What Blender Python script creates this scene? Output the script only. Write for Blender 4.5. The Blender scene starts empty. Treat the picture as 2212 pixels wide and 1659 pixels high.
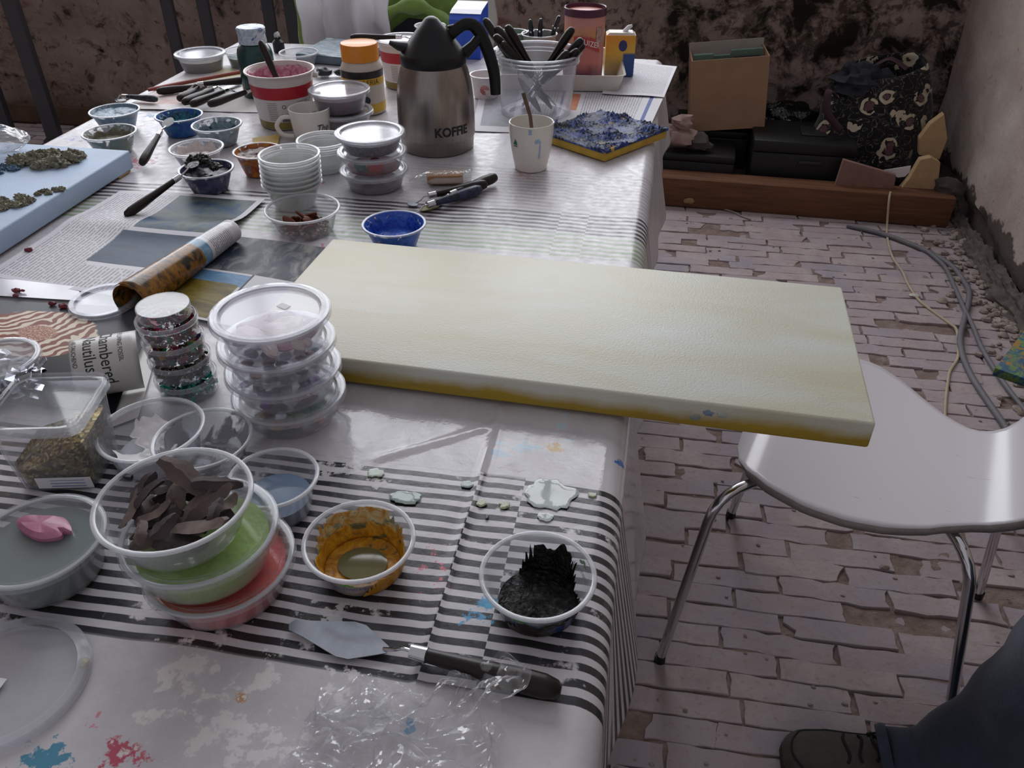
import bpy, bmesh, math, random
from mathutils import Vector, Matrix, noise

S = bpy.context.scene
COL = S.collection
PI = math.pi
rnd = random.Random(7)

# ------------------------------------------------------------------ camera
F, PITCH, YAW, CAMZ = 1750.0, math.radians(35.5), math.radians(10.0), 1.34
cam_d = bpy.data.cameras.new('camera')
cam = bpy.data.objects.new('camera', cam_d)
COL.objects.link(cam)
cam.location = (0, 0, CAMZ)
cam.rotation_euler = (PI / 2 - PITCH, 0, YAW)
cam_d.sensor_fit = 'HORIZONTAL'
cam_d.sensor_width = 36.0
cam_d.lens = 36.0 * F / 2212.0
cam_d.clip_start = 0.02
S.camera = cam

# ------------------------------------------------------------------ daylight
w = bpy.data.worlds.new('overcast_sky')
S.world = w
w.use_nodes = True
bgn = w.node_tree.nodes['Background']
bgn.inputs[0].default_value = (0.93, 0.92, 1.0, 1)
bgn.inputs[1].default_value = 0.39

def area_light(name, loc, rot, sx, sy, power, col):
    d = bpy.data.lights.new(name, 'AREA')
    d.shape = 'RECTANGLE'; d.size = sx; d.size_y = sy; d.energy = power; d.color = col
    o = bpy.data.objects.new(name, d); COL.objects.link(o)
    o.location = loc; o.rotation_euler = rot
    return o
# overcast daylight coming in through the tall opening of the far wall
area_light('window_daylight', (-1.85, 4.12, 2.85), (math.radians(-90), 0, 0), 4.55, 3.2, 235, (0.93, 0.95, 1.0))

S.view_settings.view_transform = 'Standard'
S.view_settings.look = 'None'
S.view_settings.exposure = -0.03
S.view_settings.gamma = 1.0
S.view_settings.use_curve_mapping = False
S.cycles.transparent_max_bounces = 32
S.cycles.max_bounces = 6
S.cycles.diffuse_bounces = 3
S.cycles.glossy_bounces = 3
S.cycles.adaptive_threshold = 0.025
S.cycles.sample_clamp_indirect = 4.0
S.cycles.caustics_reflective = False
S.cycles.caustics_refractive = False

# ------------------------------------------------------------------ pixel -> place on a real plane
_fh = Vector((-math.sin(YAW), math.cos(YAW), 0)); _R = Vector((math.cos(YAW), math.sin(YAW), 0))
_f = _fh * math.cos(PITCH) + Vector((0, 0, -math.sin(PITCH))); _U = _fh * math.sin(PITCH) + Vector((0, 0, math.cos(PITCH)))
CAM = Vector((0, 0, CAMZ))
def ray(x, y): return _f + _R * ((x - 1106) / F) - _U * ((y - 829.5) / F)
def at(x, y, z): d = ray(x, y); return CAM + d * ((z - CAMZ) / d.z)
def aty(x, y, Y): d = ray(x, y); return CAM + d * (Y / d.y)
def depth(p): return (Vector(p) - CAM).dot(_f)
T = 0.74          # table top
TT = T + 0.0012   # top of the cloth

# ------------------------------------------------------------------ mesh helpers
class MB:
    def __init__(s): s.v = []; s.f = []; s.uv = None
    def add(s, vs, fs):
        n = len(s.v); s.v += [tuple(p) for p in vs]; s.f += [tuple(i + n for i in f) for f in fs]; return s
    def box(s, c, d, m=None, taper=1.0):
        x, y, z = d[0] / 2, d[1] / 2, d[2] / 2
        vs = [Vector((sx * x * (taper if sz > 0 else 1), sy * y * (taper if sz > 0 else 1), sz * z)) for sz in (-1, 1) for sy in (-1, 1) for sx in (-1, 1)]
        if m is not None: vs = [m @ p for p in vs]
        c = Vector(c)
        return s.add([p + c for p in vs], [(0, 2, 3, 1), (4, 5, 7, 6), (0, 1, 5, 4), (2, 6, 7, 3), (0, 4, 6, 2), (1, 3, 7, 5)])
    def lathe(s, prof, n=40, c=(0, 0, 0), m=None, sx=1.0, sy=1.0):
        vs = []; fs = []; k = len(prof)
        for i in range(n):
            a = 2 * PI * i / n
            for r, z in prof: vs.append(Vector((r * math.cos(a) * sx, r * math.sin(a) * sy, z)))
        for i in range(n):
            j = (i + 1) % n
            for q in range(k - 1):
                a, b, cc, d = i * k + q, j * k + q, j * k + q + 1, i * k + q + 1
                if prof[q][0] < 1e-7: fs.append((a, cc, d))
                elif prof[q + 1][0] < 1e-7: fs.append((a, b, d))
                else: fs.append((a, b, cc, d))
        if m is not None: vs = [m @ p for p in vs]
        c = Vector(c)
        return s.add([p + c for p in vs], fs)
    def tube(s, path, rad, n=10, cap=True, flat=1.0, up=None):
        P = [Vector(p) for p in path]; k = len(P)
        R = rad if isinstance(rad, (list, tuple)) else [rad] * k
        vs = []; fs = []; prev = Vector(up) if up else None
        for i in range(k):
            t = (P[min(i + 1, k - 1)] - P[max(i - 1, 0)]).normalized()
            if prev is None: prev = Vector((0, 0, 1)) if abs(t.z) < .9 else Vector((1, 0, 0))
            u = (prev - t * prev.dot(t))
            u = u.normalized() if u.length > 1e-6 else t.orthogonal().normalized()
            v = t.cross(u); prev = u
            for q in range(n):
                a = 2 * PI * q / n
                vs.append(P[i] + (u * math.cos(a) * flat + v * math.sin(a)) * R[i])
        for i in range(k - 1):
            for q in range(n):
                r = (q + 1) % n
                fs.append((i * n + q, i * n + r, (i + 1) * n + r, (i + 1) * n + q))
        if cap: fs.append(tuple(reversed(range(n)))); fs.append(tuple(range((k - 1) * n, k * n)))
        return s.add(vs, fs)
    def prism(s, outline, z0, z1, m=None):
        n = len(outline)
        vs = [Vector((x, y, z0)) for x, y in outline] + [Vector((x, y, z1)) for x, y in outline]
        if m is not None: vs = [m @ p for p in vs]
        return s.add(vs, [tuple(reversed(range(n))), tuple(range(n, 2 * n))] + [(i, (i + 1) % n, n + (i + 1) % n, n + i) for i in range(n)])
    def grid(s, fn, nu, nv, closed=False):
        vs = [fn(i / nu, j / nv) for j in range(nv + 1) for i in range(nu + 1)]
        fs = [(j * (nu + 1) + i, j * (nu + 1) + i + 1, (j + 1) * (nu + 1) + i + 1, (j + 1) * (nu + 1) + i) for j in range(nv) for i in range(nu)]
        s.uv = (nu, nv)
        return s.add(vs, fs)
    def sheet(s, fn, nu, nv, t=0.0004):
        """a thin closed sheet: top surface fn(u,v), bottom t below"""
        n0 = len(s.v); W = nu + 1
        top = [Vector(fn(i / nu, j / nv)) for j in range(nv + 1) for i in range(W)]
        bot = [p - Vector((0, 0, t)) for p in top]
        k = len(top)
        fs = []
        for j in range(nv):
            for i in range(nu):
                a, b, c, d = j * W + i, j * W + i + 1, (j + 1) * W + i + 1, (j + 1) * W + i
                fs.append((a, b, c, d)); fs.append((k + d, k + c, k + b, k + a))
        ring = [i for i in range(W)] + [j * W + nu for j in range(1, nv + 1)] + [nv * W + i for i in range(nu - 1, -1, -1)] + [j * W for j in range(nv - 1, 0, -1)]
        m = len(ring)
        for q in range(m):
            a, b = ring[q], ring[(q + 1) % m]
            fs.append((b, a, k + a, k + b))
        return s.add(top + bot, fs)
    def blob(s, c, r, seed=0, amp=.25, fq=1.5, n=10, squash=(1, 1, 1), m=None):
        c = Vector(c); vs = []; fs = []
        for j in range(n + 1):
            th = PI * j / n
            for i in range(2 * n):
                ph = PI * i / n
                d = Vector((math.sin(th) * math.cos(ph), math.sin(th) * math.sin(ph), math.cos(th)))
                q = d * r * (1 + amp * noise.noise(d * fq + Vector((seed * 7.3, seed * 3.1, seed))))
                q = Vector((q.x * squash[0], q.y * squash[1], q.z * squash[2]))
                if m is not None: q = m @ q
                vs.append(c + q)
        W = 2 * n
        for j in range(n):
            for i in range(W):
                fs.append((j * W + i, (j + 1) * W + i, (j + 1) * W + (i + 1) % W, j * W + (i + 1) % W))
        return s.add(vs, fs)
    def build(s, name, mat, parent=None, smooth=True, loc=None, rot=None, bevel=0, uvfn=None, seg=2, auto=40):
        me = bpy.data.meshes.new(name)
        me.from_pydata(s.v, [], s.f)
        bm = bmesh.new(); bm.from_mesh(me)
        if bevel: pass
        bmesh.ops.remove_doubles(bm, verts=bm.verts, dist=1e-7)
        bmesh.ops.recalc_face_normals(bm, faces=bm.faces)
        if bevel:
            es = [e for e in bm.edges if len(e.link_faces) == 2 and e.calc_face_angle(0) > math.radians(30)]
            bmesh.ops.bevel(bm, geom=es, offset=bevel, segments=seg, profile=.5, affect='EDGES', clamp_overlap=True)
        if smooth:
            for f in bm.faces: f.smooth = True
            for e in bm.edges:
                if len(e.link_faces) == 2 and e.calc_face_angle(0) > math.radians(auto): e.smooth = False
        if uvfn:
            L = bm.loops.layers.uv.new('UVMap')
            for f in bm.faces:
                for l in f.loops: l[L].uv = uvfn(l.vert.co)
        bm.to_mesh(me); bm.free()
        o = bpy.data.objects.new(name, me); COL.objects.link(o)
        if mat is not None: me.materials.append(mat)
        if parent is not None: o.parent = parent
        if loc is not None: o.location = loc
        if rot is not None: o.rotation_euler = rot
        return o

def tag(o, label, cat, group=None, kind=None):
    o['label'] = label; o['category'] = cat
    if group: o['group'] = group
    if kind: o['kind'] = kind
    return o
def thing(name, label, cat, loc=(0, 0, 0), rz=0.0, group=None, rot=None):
    o = bpy.data.objects.new(name, None); COL.objects.link(o)
    o.empty_display_size = .02
    o.location = loc; o.rotation_euler = rot if rot else (0, 0, rz)
    return tag(o, label, cat, group)
def struct(o): o['kind'] = 'structure'; return o
def copy_tree(o, parent=None):
    c = o.copy(); COL.objects.link(c); c.parent = parent
    for ch in list(o.children): copy_tree(ch, c)
    return c
def smoothpath(P, k=8):
    P = [Vector(p) for p in P]; out = []
    for i in range(len(P) - 1):
        p0, p1, p2, p3 = P[max(i - 1, 0)], P[i], P[i + 1], P[min(i + 2, len(P) - 1)]
        for q in range(k):
            t = q / k
            out.append(.5 * ((2 * p1) + (p2 - p0) * t + (2 * p0 - 5 * p1 + 4 * p2 - p3) * t * t + (3 * p1 - p0 - 3 * p2 + p3) * t ** 3))
    out.append(P[-1]); return out
def outline_smooth(pts, k=6):
    n = len(pts); out = []
    for i in range(n):
        p0, p1, p2, p3 = [Vector((*pts[(i + q) % n], 0)) for q in (-1, 0, 1, 2)]
        for q in range(k):
            t = q / k
            v = .5 * ((2 * p1) + (p2 - p0) * t + (2 * p0 - 5 * p1 + 4 * p2 - p3) * t * t + (3 * p1 - p0 - 3 * p2 + p3) * t ** 3)
            out.append((v.x, v.y))
    return out
def text_verts(s, size, align='CENTER', shear=0.0, bold=0.0):
    cu = bpy.data.curves.new('lettering', 'FONT'); cu.body = s; cu.size = size
    cu.align_x = align; cu.align_y = 'CENTER'; cu.shear = shear; cu.resolution_u = 3; cu.offset = bold
    o = bpy.data.objects.new('lettering', cu)
    me = bpy.data.meshes.new_from_object(o)
    vs = [v.co.copy() for v in me.vertices]; fs = [tuple(p.vertices) for p in me.polygons]
    bpy.data.objects.remove(o); bpy.data.meshes.remove(me); bpy.data.curves.remove(cu)
    return vs, fs
def lettering(s, size, fn, mat, parent, name='lettering', align='CENTER', shear=0.0, sx=1.0, bold=0.0):
    """flat letters mapped onto a surface by fn(x, y)"""
    vs, fs = text_verts(s, size, align, shear, bold)
    return MB().add([fn(p.x * sx, p.y) for p in vs], fs).build(name, mat, parent, smooth=False)
def round_wrap(r, z0, ang0, flip=False, k=0.0):
    """map letters onto a standing cylinder of radius r at angle ang0; k = radius change per height"""
    def fn(x, y):
        rr = r + k * y + .0004
        a = ang0 + x / r
        return (rr * math.cos(a), rr * math.sin(a), z0 + y)
    return fn
# ------------------------------------------------------------------ materials
_mats = {}
def srgb(c):
    if isinstance(c, str):
        c = c.lstrip('#'); c = tuple(int(c[i:i + 2], 16) / 255 for i in (0, 2, 4))
    return tuple((x / 12.92 if x <= .04045 else ((x + .055) / 1.055) ** 2.4) for x in c[:3]) + (1,)
class NT:
    def __init__(s, name):
        s.m = bpy.data.materials.new(name); s.m.use_nodes = True
        s.t = s.m.node_tree; s.t.nodes.clear(); s.out = s.n('ShaderNodeOutputMaterial')
    def n(s, typ, **k):
        o = s.t.nodes.new(typ)
        for a, b in k.items():
            if isinstance(a, str) and hasattr(o, a): setattr(o, a, b)
        return o
    def l(s, a, b): s.t.links.new(a, b)
    def set(s, sock, v):
        if hasattr(v, 'is_output') or hasattr(v, 'links') and hasattr(v, 'node'): s.l(v, sock)
        else: sock.default_value = v
    def math(s, op, a, b=None, c=None, clamp=False):
        o = s.n('ShaderNodeMath', operation=op); o.use_clamp = clamp
        s.set(o.inputs[0], a)
        if b is not None: s.set(o.inputs[1], b)
        if c is not None: s.set(o.inputs[2], c)
        return o.outputs[0]
    def coord(s, which='Object'): return s.n('ShaderNodeTexCoord').outputs[which]
    def mapping(s, vec, scale=(1, 1, 1), loc=(0, 0, 0), rot=(0, 0, 0)):
        o = s.n('ShaderNodeMapping'); s.l(vec, o.inputs[0])
        o.inputs['Scale'].default_value = scale; o.inputs['Location'].default_value = loc; o.inputs['Rotation'].default_value = rot
        return o.outputs[0]
    def noise(s, vec, scale=10, detail=4, rough=.55, dist=0.0):
        o = s.n('ShaderNodeTexNoise'); s.l(vec, o.inputs['Vector'])
        o.inputs['Scale'].default_value = scale; o.inputs['Detail'].default_value = detail
        o.inputs['Roughness'].default_value = rough; o.inputs['Distortion'].default_value = dist
        return o.outputs['Fac']
    def voro(s, vec, scale=10, feature='F1', out='Distance'):
        o = s.n('ShaderNodeTexVoronoi'); o.feature = feature; s.l(vec, o.inputs['Vector']); o.inputs['Scale'].default_value = scale
        return o.outputs[out]
    def step(s, v, lo, hi):
        o = s.n('ShaderNodeMapRange'); o.clamp = True; s.set(o.inputs[0], v)
        o.inputs[1].default_value = lo; o.inputs[2].default_value = hi
        return o.outputs[0]
    def ramp(s, v, stops):
        o = s.n('ShaderNodeValToRGB'); s.l(v, o.inputs[0]); e = o.color_ramp.elements
        while len(e) < len(stops): e.new(.5)
        for q, (p, c) in zip(e, stops): q.position = p; q.color = srgb(c)
        return o.outputs[0]
    def mix(s, fac, a, b, blend='MIX'):
        o = s.n('ShaderNodeMix'); o.data_type = 'RGBA'; o.blend_type = blend
        s.set(o.inputs[0], fac)
        s.set(o.inputs[6], srgb(a) if isinstance(a, (str, tuple)) and not hasattr(a, 'node') else a)
        s.set(o.inputs[7], srgb(b) if isinstance(b, (str, tuple)) and not hasattr(b, 'node') else b)
        return o.outputs[2]
    def sep(s, vec):
        o = s.n('ShaderNodeSeparateXYZ'); s.l(vec, o.inputs[0]); return o.outputs
    def bsdf(s, col, rough=.5, metal=0.0, spec=.5, bump=None, bstr=.3, bdist=.002, coat=0.0, coatr=.1, trans=0.0, sss=0.0, sheen=0.0):
        b = s.n('ShaderNodeBsdfPrincipled')
        s.set(b.inputs['Base Color'], srgb(col) if isinstance(col, (str, tuple)) and not hasattr(col, 'node') else col)
        s.set(b.inputs['Roughness'], rough); s.set(b.inputs['Metallic'], metal)
        b.inputs['Specular IOR Level'].default_value = spec
        b.inputs['Coat Weight'].default_value = coat; b.inputs['Coat Roughness'].default_value = coatr
        b.inputs['Transmission Weight'].default_value = trans; b.inputs['Sheen Weight'].default_value = sheen
        if bump is not None:
            q = s.n('ShaderNodeBump'); q.inputs['Strength'].default_value = bstr; q.inputs['Distance'].default_value = bdist
            s.l(bump, q.inputs['Height']); s.l(q.outputs[0], b.inputs['Normal'])
        return b.outputs[0]
    def mixs(s, fac, a, b):
        o = s.n('ShaderNodeMixShader'); s.set(o.inputs[0], fac); s.l(a, o.inputs[1]); s.l(b, o.inputs[2]); return o.outputs[0]
    def done(s, sh): s.l(sh, s.out.inputs[0]); return s.m

def M(name, col, rough=.5, metal=0.0, var=.12, scale=30, bump=0.0, bscale=60, spec=.5, coat=0.0, sheen=0.0, bdist=.002):
    """plain procedural material: a colour with a little uneven tone and fine relief"""
    if name in _mats: return _mats[name]
    g = NT(name); c = g.coord()
    n = g.noise(c, scale, 4)
    k = srgb(col)
    dark = tuple(x * (1 - var) for x in k[:3]) + (1,); lite = tuple(min(1, x * (1 + var)) for x in k[:3]) + (1,)
    o = g.n('ShaderNodeMix'); o.data_type = 'RGBA'; g.l(g.step(n, .3, .7), o.inputs[0]); o.inputs[6].default_value = dark; o.inputs[7].default_value = lite
    b = g.noise(c, bscale, 3) if bump else None
    _mats[name] = g.done(g.bsdf(o.outputs[2], rough, metal, spec, b, bump, bdist, coat, sheen=sheen))
    return _mats[name]

def plastic(name, tint='#eef0f4', alpha=.16, rough=.18, body='#e8eaf0', smear=None, cover=.5, scale=30, stretch=(1, 1, 1), gloss=1.0, smear2=None):
    """thin translucent plastic; optional paint smeared over it (colour, share covered)"""
    if name in _mats: return _mats[name]
    g = NT(name)
    tr = g.n('ShaderNodeBsdfTransparent'); tr.inputs[0].default_value = tuple(1 - (1 - x) * .3 for x in srgb(tint)[:3]) + (1,)
    b = g.bsdf(body, rough, spec=.5)
    lw = g.n('ShaderNodeLayerWeight'); lw.inputs[0].default_value = .5
    fr = g.math('POWER', lw.outputs['Facing'], 4.0)       # sheen of a thin wall at grazing angles
    fac = g.math('MULTIPLY_ADD', fr, .45 * gloss, alpha * .62 + .02, clamp=True)
    sh = g.mixs(fac, tr.outputs[0], b)
    gl = g.n('ShaderNodeBsdfGlossy'); gl.inputs['Roughness'].default_value = rough * .6
    f5 = g.math('POWER', lw.outputs['Facing'], 5.0)
    sh = g.mixs(g.math('MULTIPLY_ADD', f5, .5, .045 * gloss, clamp=True), sh, gl.outputs[0])
    if smear:
        c = g.mapping(g.coord(), stretch)
        n = g.noise(c, scale, 5, .6, 1.2)
        mask = g.step(n, .5 + (.5 - cover) * .6 - .02, .5 + (.5 - cover) * .6 + .02)
        n2 = g.noise(c, scale * 2.5, 4)
        col = g.mix(g.step(n2, .35, .65), smear, smear2 or smear)
        p = g.bsdf(col, .3, bump=n2, bstr=.5)
        sh = g.mixs(mask, sh, p)
    _mats[name] = g.done(sh)
    return _mats[name]

def paint(name, a, b, scale=40, rough=.25, bump=.8, c3=None, bdist=.003, cut=(.4, .6), spec=.4):
    """wet or dried paint: two or three colours dragged through each other"""
    if name in _mats: return _mats[name]
    g = NT(name); c = g.coord(); n = g.noise(c, scale, 5, .6, 1.5)
    col = g.mix(g.step(n, *cut), a, b)
    if c3:
        n2 = g.noise(g.mapping(c, loc=(3, 1, 2)), scale * .8, 4, .6, 1); col = g.mix(g.step(n2, .55, .62), col, c3)
    _mats[name] = g.done(g.bsdf(col, rough, spec=spec, bump=n, bstr=bump, bdist=bdist))
    return _mats[name]

CLEAR = plastic('clear_plastic', '#f4f6f9', .07, .12)
CLOUDY = plastic('cloudy_plastic', '#e9ebf0', .12, .22)
FROST = plastic('frosted_plastic', '#e2e4ea', .34, .3)
RIMP = plastic('rim_plastic', '#f4f5f8', .62, .2, '#e4e6ea')
CHROME = M('chrome', '#cfcfd2', .12, 1.0, .03)
STEEL = M('brushed_steel', '#a9a6a4', .32, 1.0, .10, 120)
KNIFE = M('knife_steel', '#94989f', .3, 1.0, .08, 90)
EBONY = M('dark_wood_handle', '#1c120e', .38, 0, .3, 40, .1, spec=.35)
BLACKP = M('black_plastic', '#111216', .4, 0, .1, spec=.35)
WHITE = M('white_paper', '#e6e6ea', .7, 0, .03)
INK = M('black_ink', '#17171b', .6, 0, .02)
# ------------------------------------------------------------------ the room
def nz(x, y, z=0.0): return noise.noise(Vector((x, y, z)))
XR, YB = 1.22, 3.86        # right wall face, far wall face

def wall_plaster():
    g = NT('old_mouldy_plaster'); c = g.coord()
    big = g.noise(c, 2.6, 6, .62, .6); mid = g.noise(g.mapping(c, loc=(4, 2, 1)), 7, 6, .65, .5); fine = g.noise(c, 45, 4, .6)
    base = g.mix(g.step(big, .36, .62), '#7d6a63', '#a3918a')
    base = g.mix(g.step(fine, .4, .7), base, '#9a887d')
    brick = g.noise(g.mapping(c, (1.0, 1, 2.2), (7, 0, 3)), 4.2, 3, .5)
    base = g.mix(g.math('MULTIPLY', g.step(brick, .64, .72), .6), base, '#6e3f35')
    x, y, z = g.sep(c)
    side = g.step(x, -1.2, .35)                    # the damp corner carries more black mould
    mould = g.math('ADD', mid, g.math('MULTIPLY', side, .10))
    base = g.mix(g.step(mould, .56, .68), base, '#28231d')
    m2 = g.noise(g.mapping(c, loc=(1, 5, 2)), 17, 5, .7, .4)
    base = g.mix(g.math('MULTIPLY', g.step(g.math('ADD', m2, g.math('MULTIPLY', side, .08)), .57, .66), .75), base, '#2b261f')
    return g.done(g.bsdf(base, .95, spec=.15, bump=mid, bstr=.7, bdist=.02))
def side_plaster():
    g = NT('pale_flaking_plaster'); c = g.coord(); x, y, z = g.sep(c)
    n = g.noise(c, 3, 5, .6); f = g.noise(c, 30, 5, .65)
    col = g.mix(g.step(n, .35, .65), '#ab9d94', '#c2b6ad')
    col = g.mix(g.step(f, .62, .72), col, '#8d7668')
    edge = g.math('ADD', z, g.math('MULTIPLY', g.noise(g.mapping(c, (1, 1, 1), (3, 3, 0)), 7, 5, .6), -.26))
    col = g.mix(g.step(edge, .015, .03), '#5a524c', col)
    return g.done(g.bsdf(col, .93, spec=.15, bump=f, bstr=.5, bdist=.01))
MW, MSW = wall_plaster(), side_plaster()
OX0, OX1, OZ0, OZ1 = -4.15, 0.45, 1.20, 4.5       # window opening in the far wall
m = MB()
def wall_relief(u, v):
    x = -4.2 + u * (XR + 4.5); z = v * 1.2
    d = .035 * nz(x * 1.7, z * 1.7) + .02 * nz(x * 5, z * 6, 3) + .008 * nz(x * 17, z * 17, 5)
    return (x, YB - d - .02, z)
m.grid(wall_relief, 260, 46)
m.box((OX1 + .425, YB + .2, 2.6), (.85, .4, 5.2)); m.box((-1.85, YB + .22, .58), (4.7, .36, 1.16)); m.box((-1.85, YB + .2, 4.85), (4.7, .4, .7))
struct(m.build('wall_back', MW))
wf = M('window_frame_paint', '#4a4c4e', .5)
win = MB(); CXw, WW, CZw, HH = (OX0 + OX1) / 2, OX1 - OX0, (OZ0 + OZ1) / 2, OZ1 - OZ0
for zz in (OZ0 + .03, OZ1 - .03): win.box((CXw, YB + .2, zz), (WW, .07, .06))
for xx in (OX0 + .03, OX1 - .03): win.box((xx, YB + .2, CZw), (.06, .07, HH - .12))
wo = struct(win.build('window_1', wf, smooth=False))
for k in range(1, 5):
    MB().box((OX0 + WW * k / 5, YB + .2, CZw), (.04, .05, HH - .12)).build('mullion', wf, wo, smooth=False)
for k in range(1, 4):
    MB().box((CXw, YB + .2, OZ0 + HH * k / 4), (WW - .12, .045, .03)).build('glazing_bar', wf, wo, smooth=False)
m = MB()
def side_relief(u, v):
    y = -2.2 + u * (YB + 2.2); z = v * 2.6
    d = .02 * nz(y * 2, z * 2, 9) + .008 * nz(y * 9, z * 9, 2)
    lo = .09 + .07 * nz(y * 4, 3.3) + .03 * nz(y * 15, 1.3)
    if z < lo: d -= .03 * min(1, (lo - z) / .03)
    return (XR - d, y, z)
m.grid(side_relief, 220, 90)
m.box((XR + .2, .83, 1.3), (.3, 6.06, 2.6))
struct(m.build('wall_right', MSW))
struct(MB().box((-4.35, .8, 2.6), (.3, 6.2, 5.2)).build('wall_left', MW))

# floor: a bed of dust and mortar, and bricks on edge with worn whitewash
def bed_mat():
    g = NT('dusty_mortar_bed'); c = g.coord(); n = g.noise(c, 30, 6, .7); b = g.noise(c, 6, 3)
    col = g.mix(g.step(n, .35, .68), '#7a675f', '#9c8c85')
    col = g.mix(g.step(b, .5, .7), col, '#87766f')
    return g.done(g.bsdf(col, .95, spec=.1, bump=n, bstr=.8, bdist=.01))
def brick_mat():
    g = NT('whitewashed_brick'); c = g.coord('Object'); inf = g.n('ShaderNodeObjectInfo')
    r = inf.outputs['Random']
    loc = g.n('ShaderNodeVectorMath', operation='ADD'); g.l(c, loc.inputs[0]); g.l(inf.outputs['Location'], loc.inputs[1])
    v = loc.outputs[0]
    n = g.noise(v, 9, 5, .65); f = g.noise(v, 70, 4, .65)
    tone = g.mix(r, '#a69ca0', '#b8aba9')
    col = g.mix(g.step(n, .38, .66), tone, '#a49597')
    col = g.mix(g.math('MULTIPLY', g.step(f, .55, .7), .6), col, '#a08074')
    blue = g.noise(g.mapping(v, loc=(5, 5, 0)), 5, 2); col = g.mix(g.math('MULTIPLY', g.step(blue, .5, .7), .45), col, '#8f8f9f')
    return g.done(g.bsdf(col, .85, spec=.25, bump=f, bstr=.5, bdist=.004))
BED, BRICK = bed_mat(), brick_mat()
m = MB()
def bed(u, v):
    x = -.35 + u * (XR + .38); y = .1 + v * 3.2
    return (x, y, -.0055 + .005 * nz(x * 9, y * 9) + .004 * nz(x * 31, y * 31, 2))
m.grid(bed, 120, 220)
m.add([(-4.2, -2.2, -.012), (-.35, -2.2, -.012), (-.35, YB, -.012), (-4.2, YB, -.012)], [(0, 1, 2, 3)])
m.add([(-.35, -2.2, -.012), (XR, -2.2, -.012), (XR, .1, -.012), (-.35, .1, -.012)], [(0, 1, 2, 3)])
m.add([(-.35, 3.3, -.012), (XR, 3.3, -.012), (XR, YB, -.012), (-.35, YB, -.012)], [(0, 1, 2, 3)])
floor = struct(m.build('floor', BED))
br = random.Random(11)
BL, BW = .222, .0545
def brick_mesh(k):
    """a worn brick: an irregular outline, chipped corners, some broken across"""
    q = random.Random(k * 13 + 5); L, W = BL - .0065, BW - .0045
    if k >= 18: L *= q.uniform(.35, .62)
    pts = []
    N = 7
    for side in range(4):
        for i in range(N if side % 2 == 0 else 3):
            t = i / (N if side % 2 == 0 else 3)
            p = [(-L / 2 + L * t, -W / 2), (L / 2, -W / 2 + W * t), (L / 2 - L * t, W / 2), (-L / 2, W / 2 - W * t)][side]
            j = .0022 + (.003 if k % 5 == 0 else 0)
            pts.append((p[0] + q.uniform(-j, j), p[1] + q.uniform(-j, j)))
    if k % 4 == 1:       # a broken-off corner
        cx, cy = (L / 2 * q.choice((-1, 1)), W / 2 * q.choice((-1, 1)))
        a = q.uniform(.02, .06)
        pts = [(x - (cx and math.copysign(1, cx)) * max(0, a - abs(cx - x)) * q.uniform(.5, .9) * (1 if abs(y - cy) < W * .6 else .2), y) for x, y in pts]
    if k >= 18:
        s = q.uniform(-.03, .03); pts = [(x + (s * y / W if x > 0 else 0) , y) for x, y in pts]
    n = len(pts); tilt = q.uniform(-.03, .03); tz = q.uniform(-.02, .02)
    vs = [Vector((x, y, -.03)) for x, y in pts] + [Vector((x, y, -.0016 + x * tz * .4 + y * tilt)) for x, y in pts] + [Vector((x * .992, y * .955, x * tz * .4 + y * tilt + q.uniform(-.0004, .0004))) for x, y in pts]
    fs = [(i, (i + 1) % n, n + (i + 1) % n, n + i) for i in range(n)] + [(n + i, n + (i + 1) % n, 2 * n + (i + 1) % n, 2 * n + i) for i in range(n)] + [tuple(range(2 * n, 3 * n))]
    me = bpy.data.meshes.new('brick'); me.from_pydata(vs, [], fs); me.materials.append(BRICK)
    return me
bricks = [brick_mesh(k) for k in range(24)]
rest = MB(); row = 0; y = .74
while y < 3.24:
    x = -.30 + (row % 2) * BL * .5 + br.uniform(-.03, .03)
    while x < XR + .02:
        k = br.randrange(18)
        roll = br.random()
        if roll < .05: k = 18 + br.randrange(6)
        wob = .007 * math.sin(x * 3 + row * .2) + .010 * nz(x * 1.5, y * 1.5, 4)
        loc = (x, y + wob, br.uniform(-.002, .002) - (.009 if roll > .94 else 0))
        rz = br.uniform(-.014, .014) + .012
        vis = x > -.06 - BL * .3
        if vis:
            o = bpy.data.objects.new('brick', bricks[k]); COL.objects.link(o)
            o.parent = floor; o.location = loc; o.rotation_euler = (0, 0, rz)
        else: rest.box((loc[0], loc[1], loc[2] - .015), (BL - .012, BW - .008, .03))
        x += BL * (1 if k < 18 else .62)
    y += BW; row += 1
y = -1.0
while y < 3.7:                      # bricks under the table, beside and behind: too far or out of view
    x = -3.6 + (int(y / BW) % 2) * .11
    while x < (1.2 if y < .72 else -.42):
        rest.box((x, y, -.014 + br.uniform(-.002, .002)), (BL - .012, BW - .008, .026)); x += BL
    y += BW
ro = rest.build('brick_field', BRICK, floor, smooth=False); ro['kind'] = 'stuff'
# chips and grit lying in the worn joints
grit = MB()
for k in range(200):
    x, yy = br.uniform(0, XR), .75 + 2.4 * br.random() ** 1.4
    s = br.uniform(.0015, .004) * (1.8 if br.random() < .1 else 1)
    grit.blob((x, yy, .001), s, k, .6, 1.5, 4, (1.5, 1, .5))
for k in range(420):               # crumbled mortar along the foot of the wall
    yy = br.uniform(1.7, 3.4); x = XR - abs(br.gauss(0, .07)) - .01
    s = br.uniform(.004, .016)
    grit.blob((x, yy, .004), s, k, .5, 1.4, 4, (1.2, 1, .7))
go = grit.build('mortar_rubble', M('rubble_grey', '#94887f', .9, 0, .3, 60, .3), None)
tag(go, 'crumbled mortar and brick chips strewn over the brick floor', 'rubble', kind='stuff')
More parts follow.
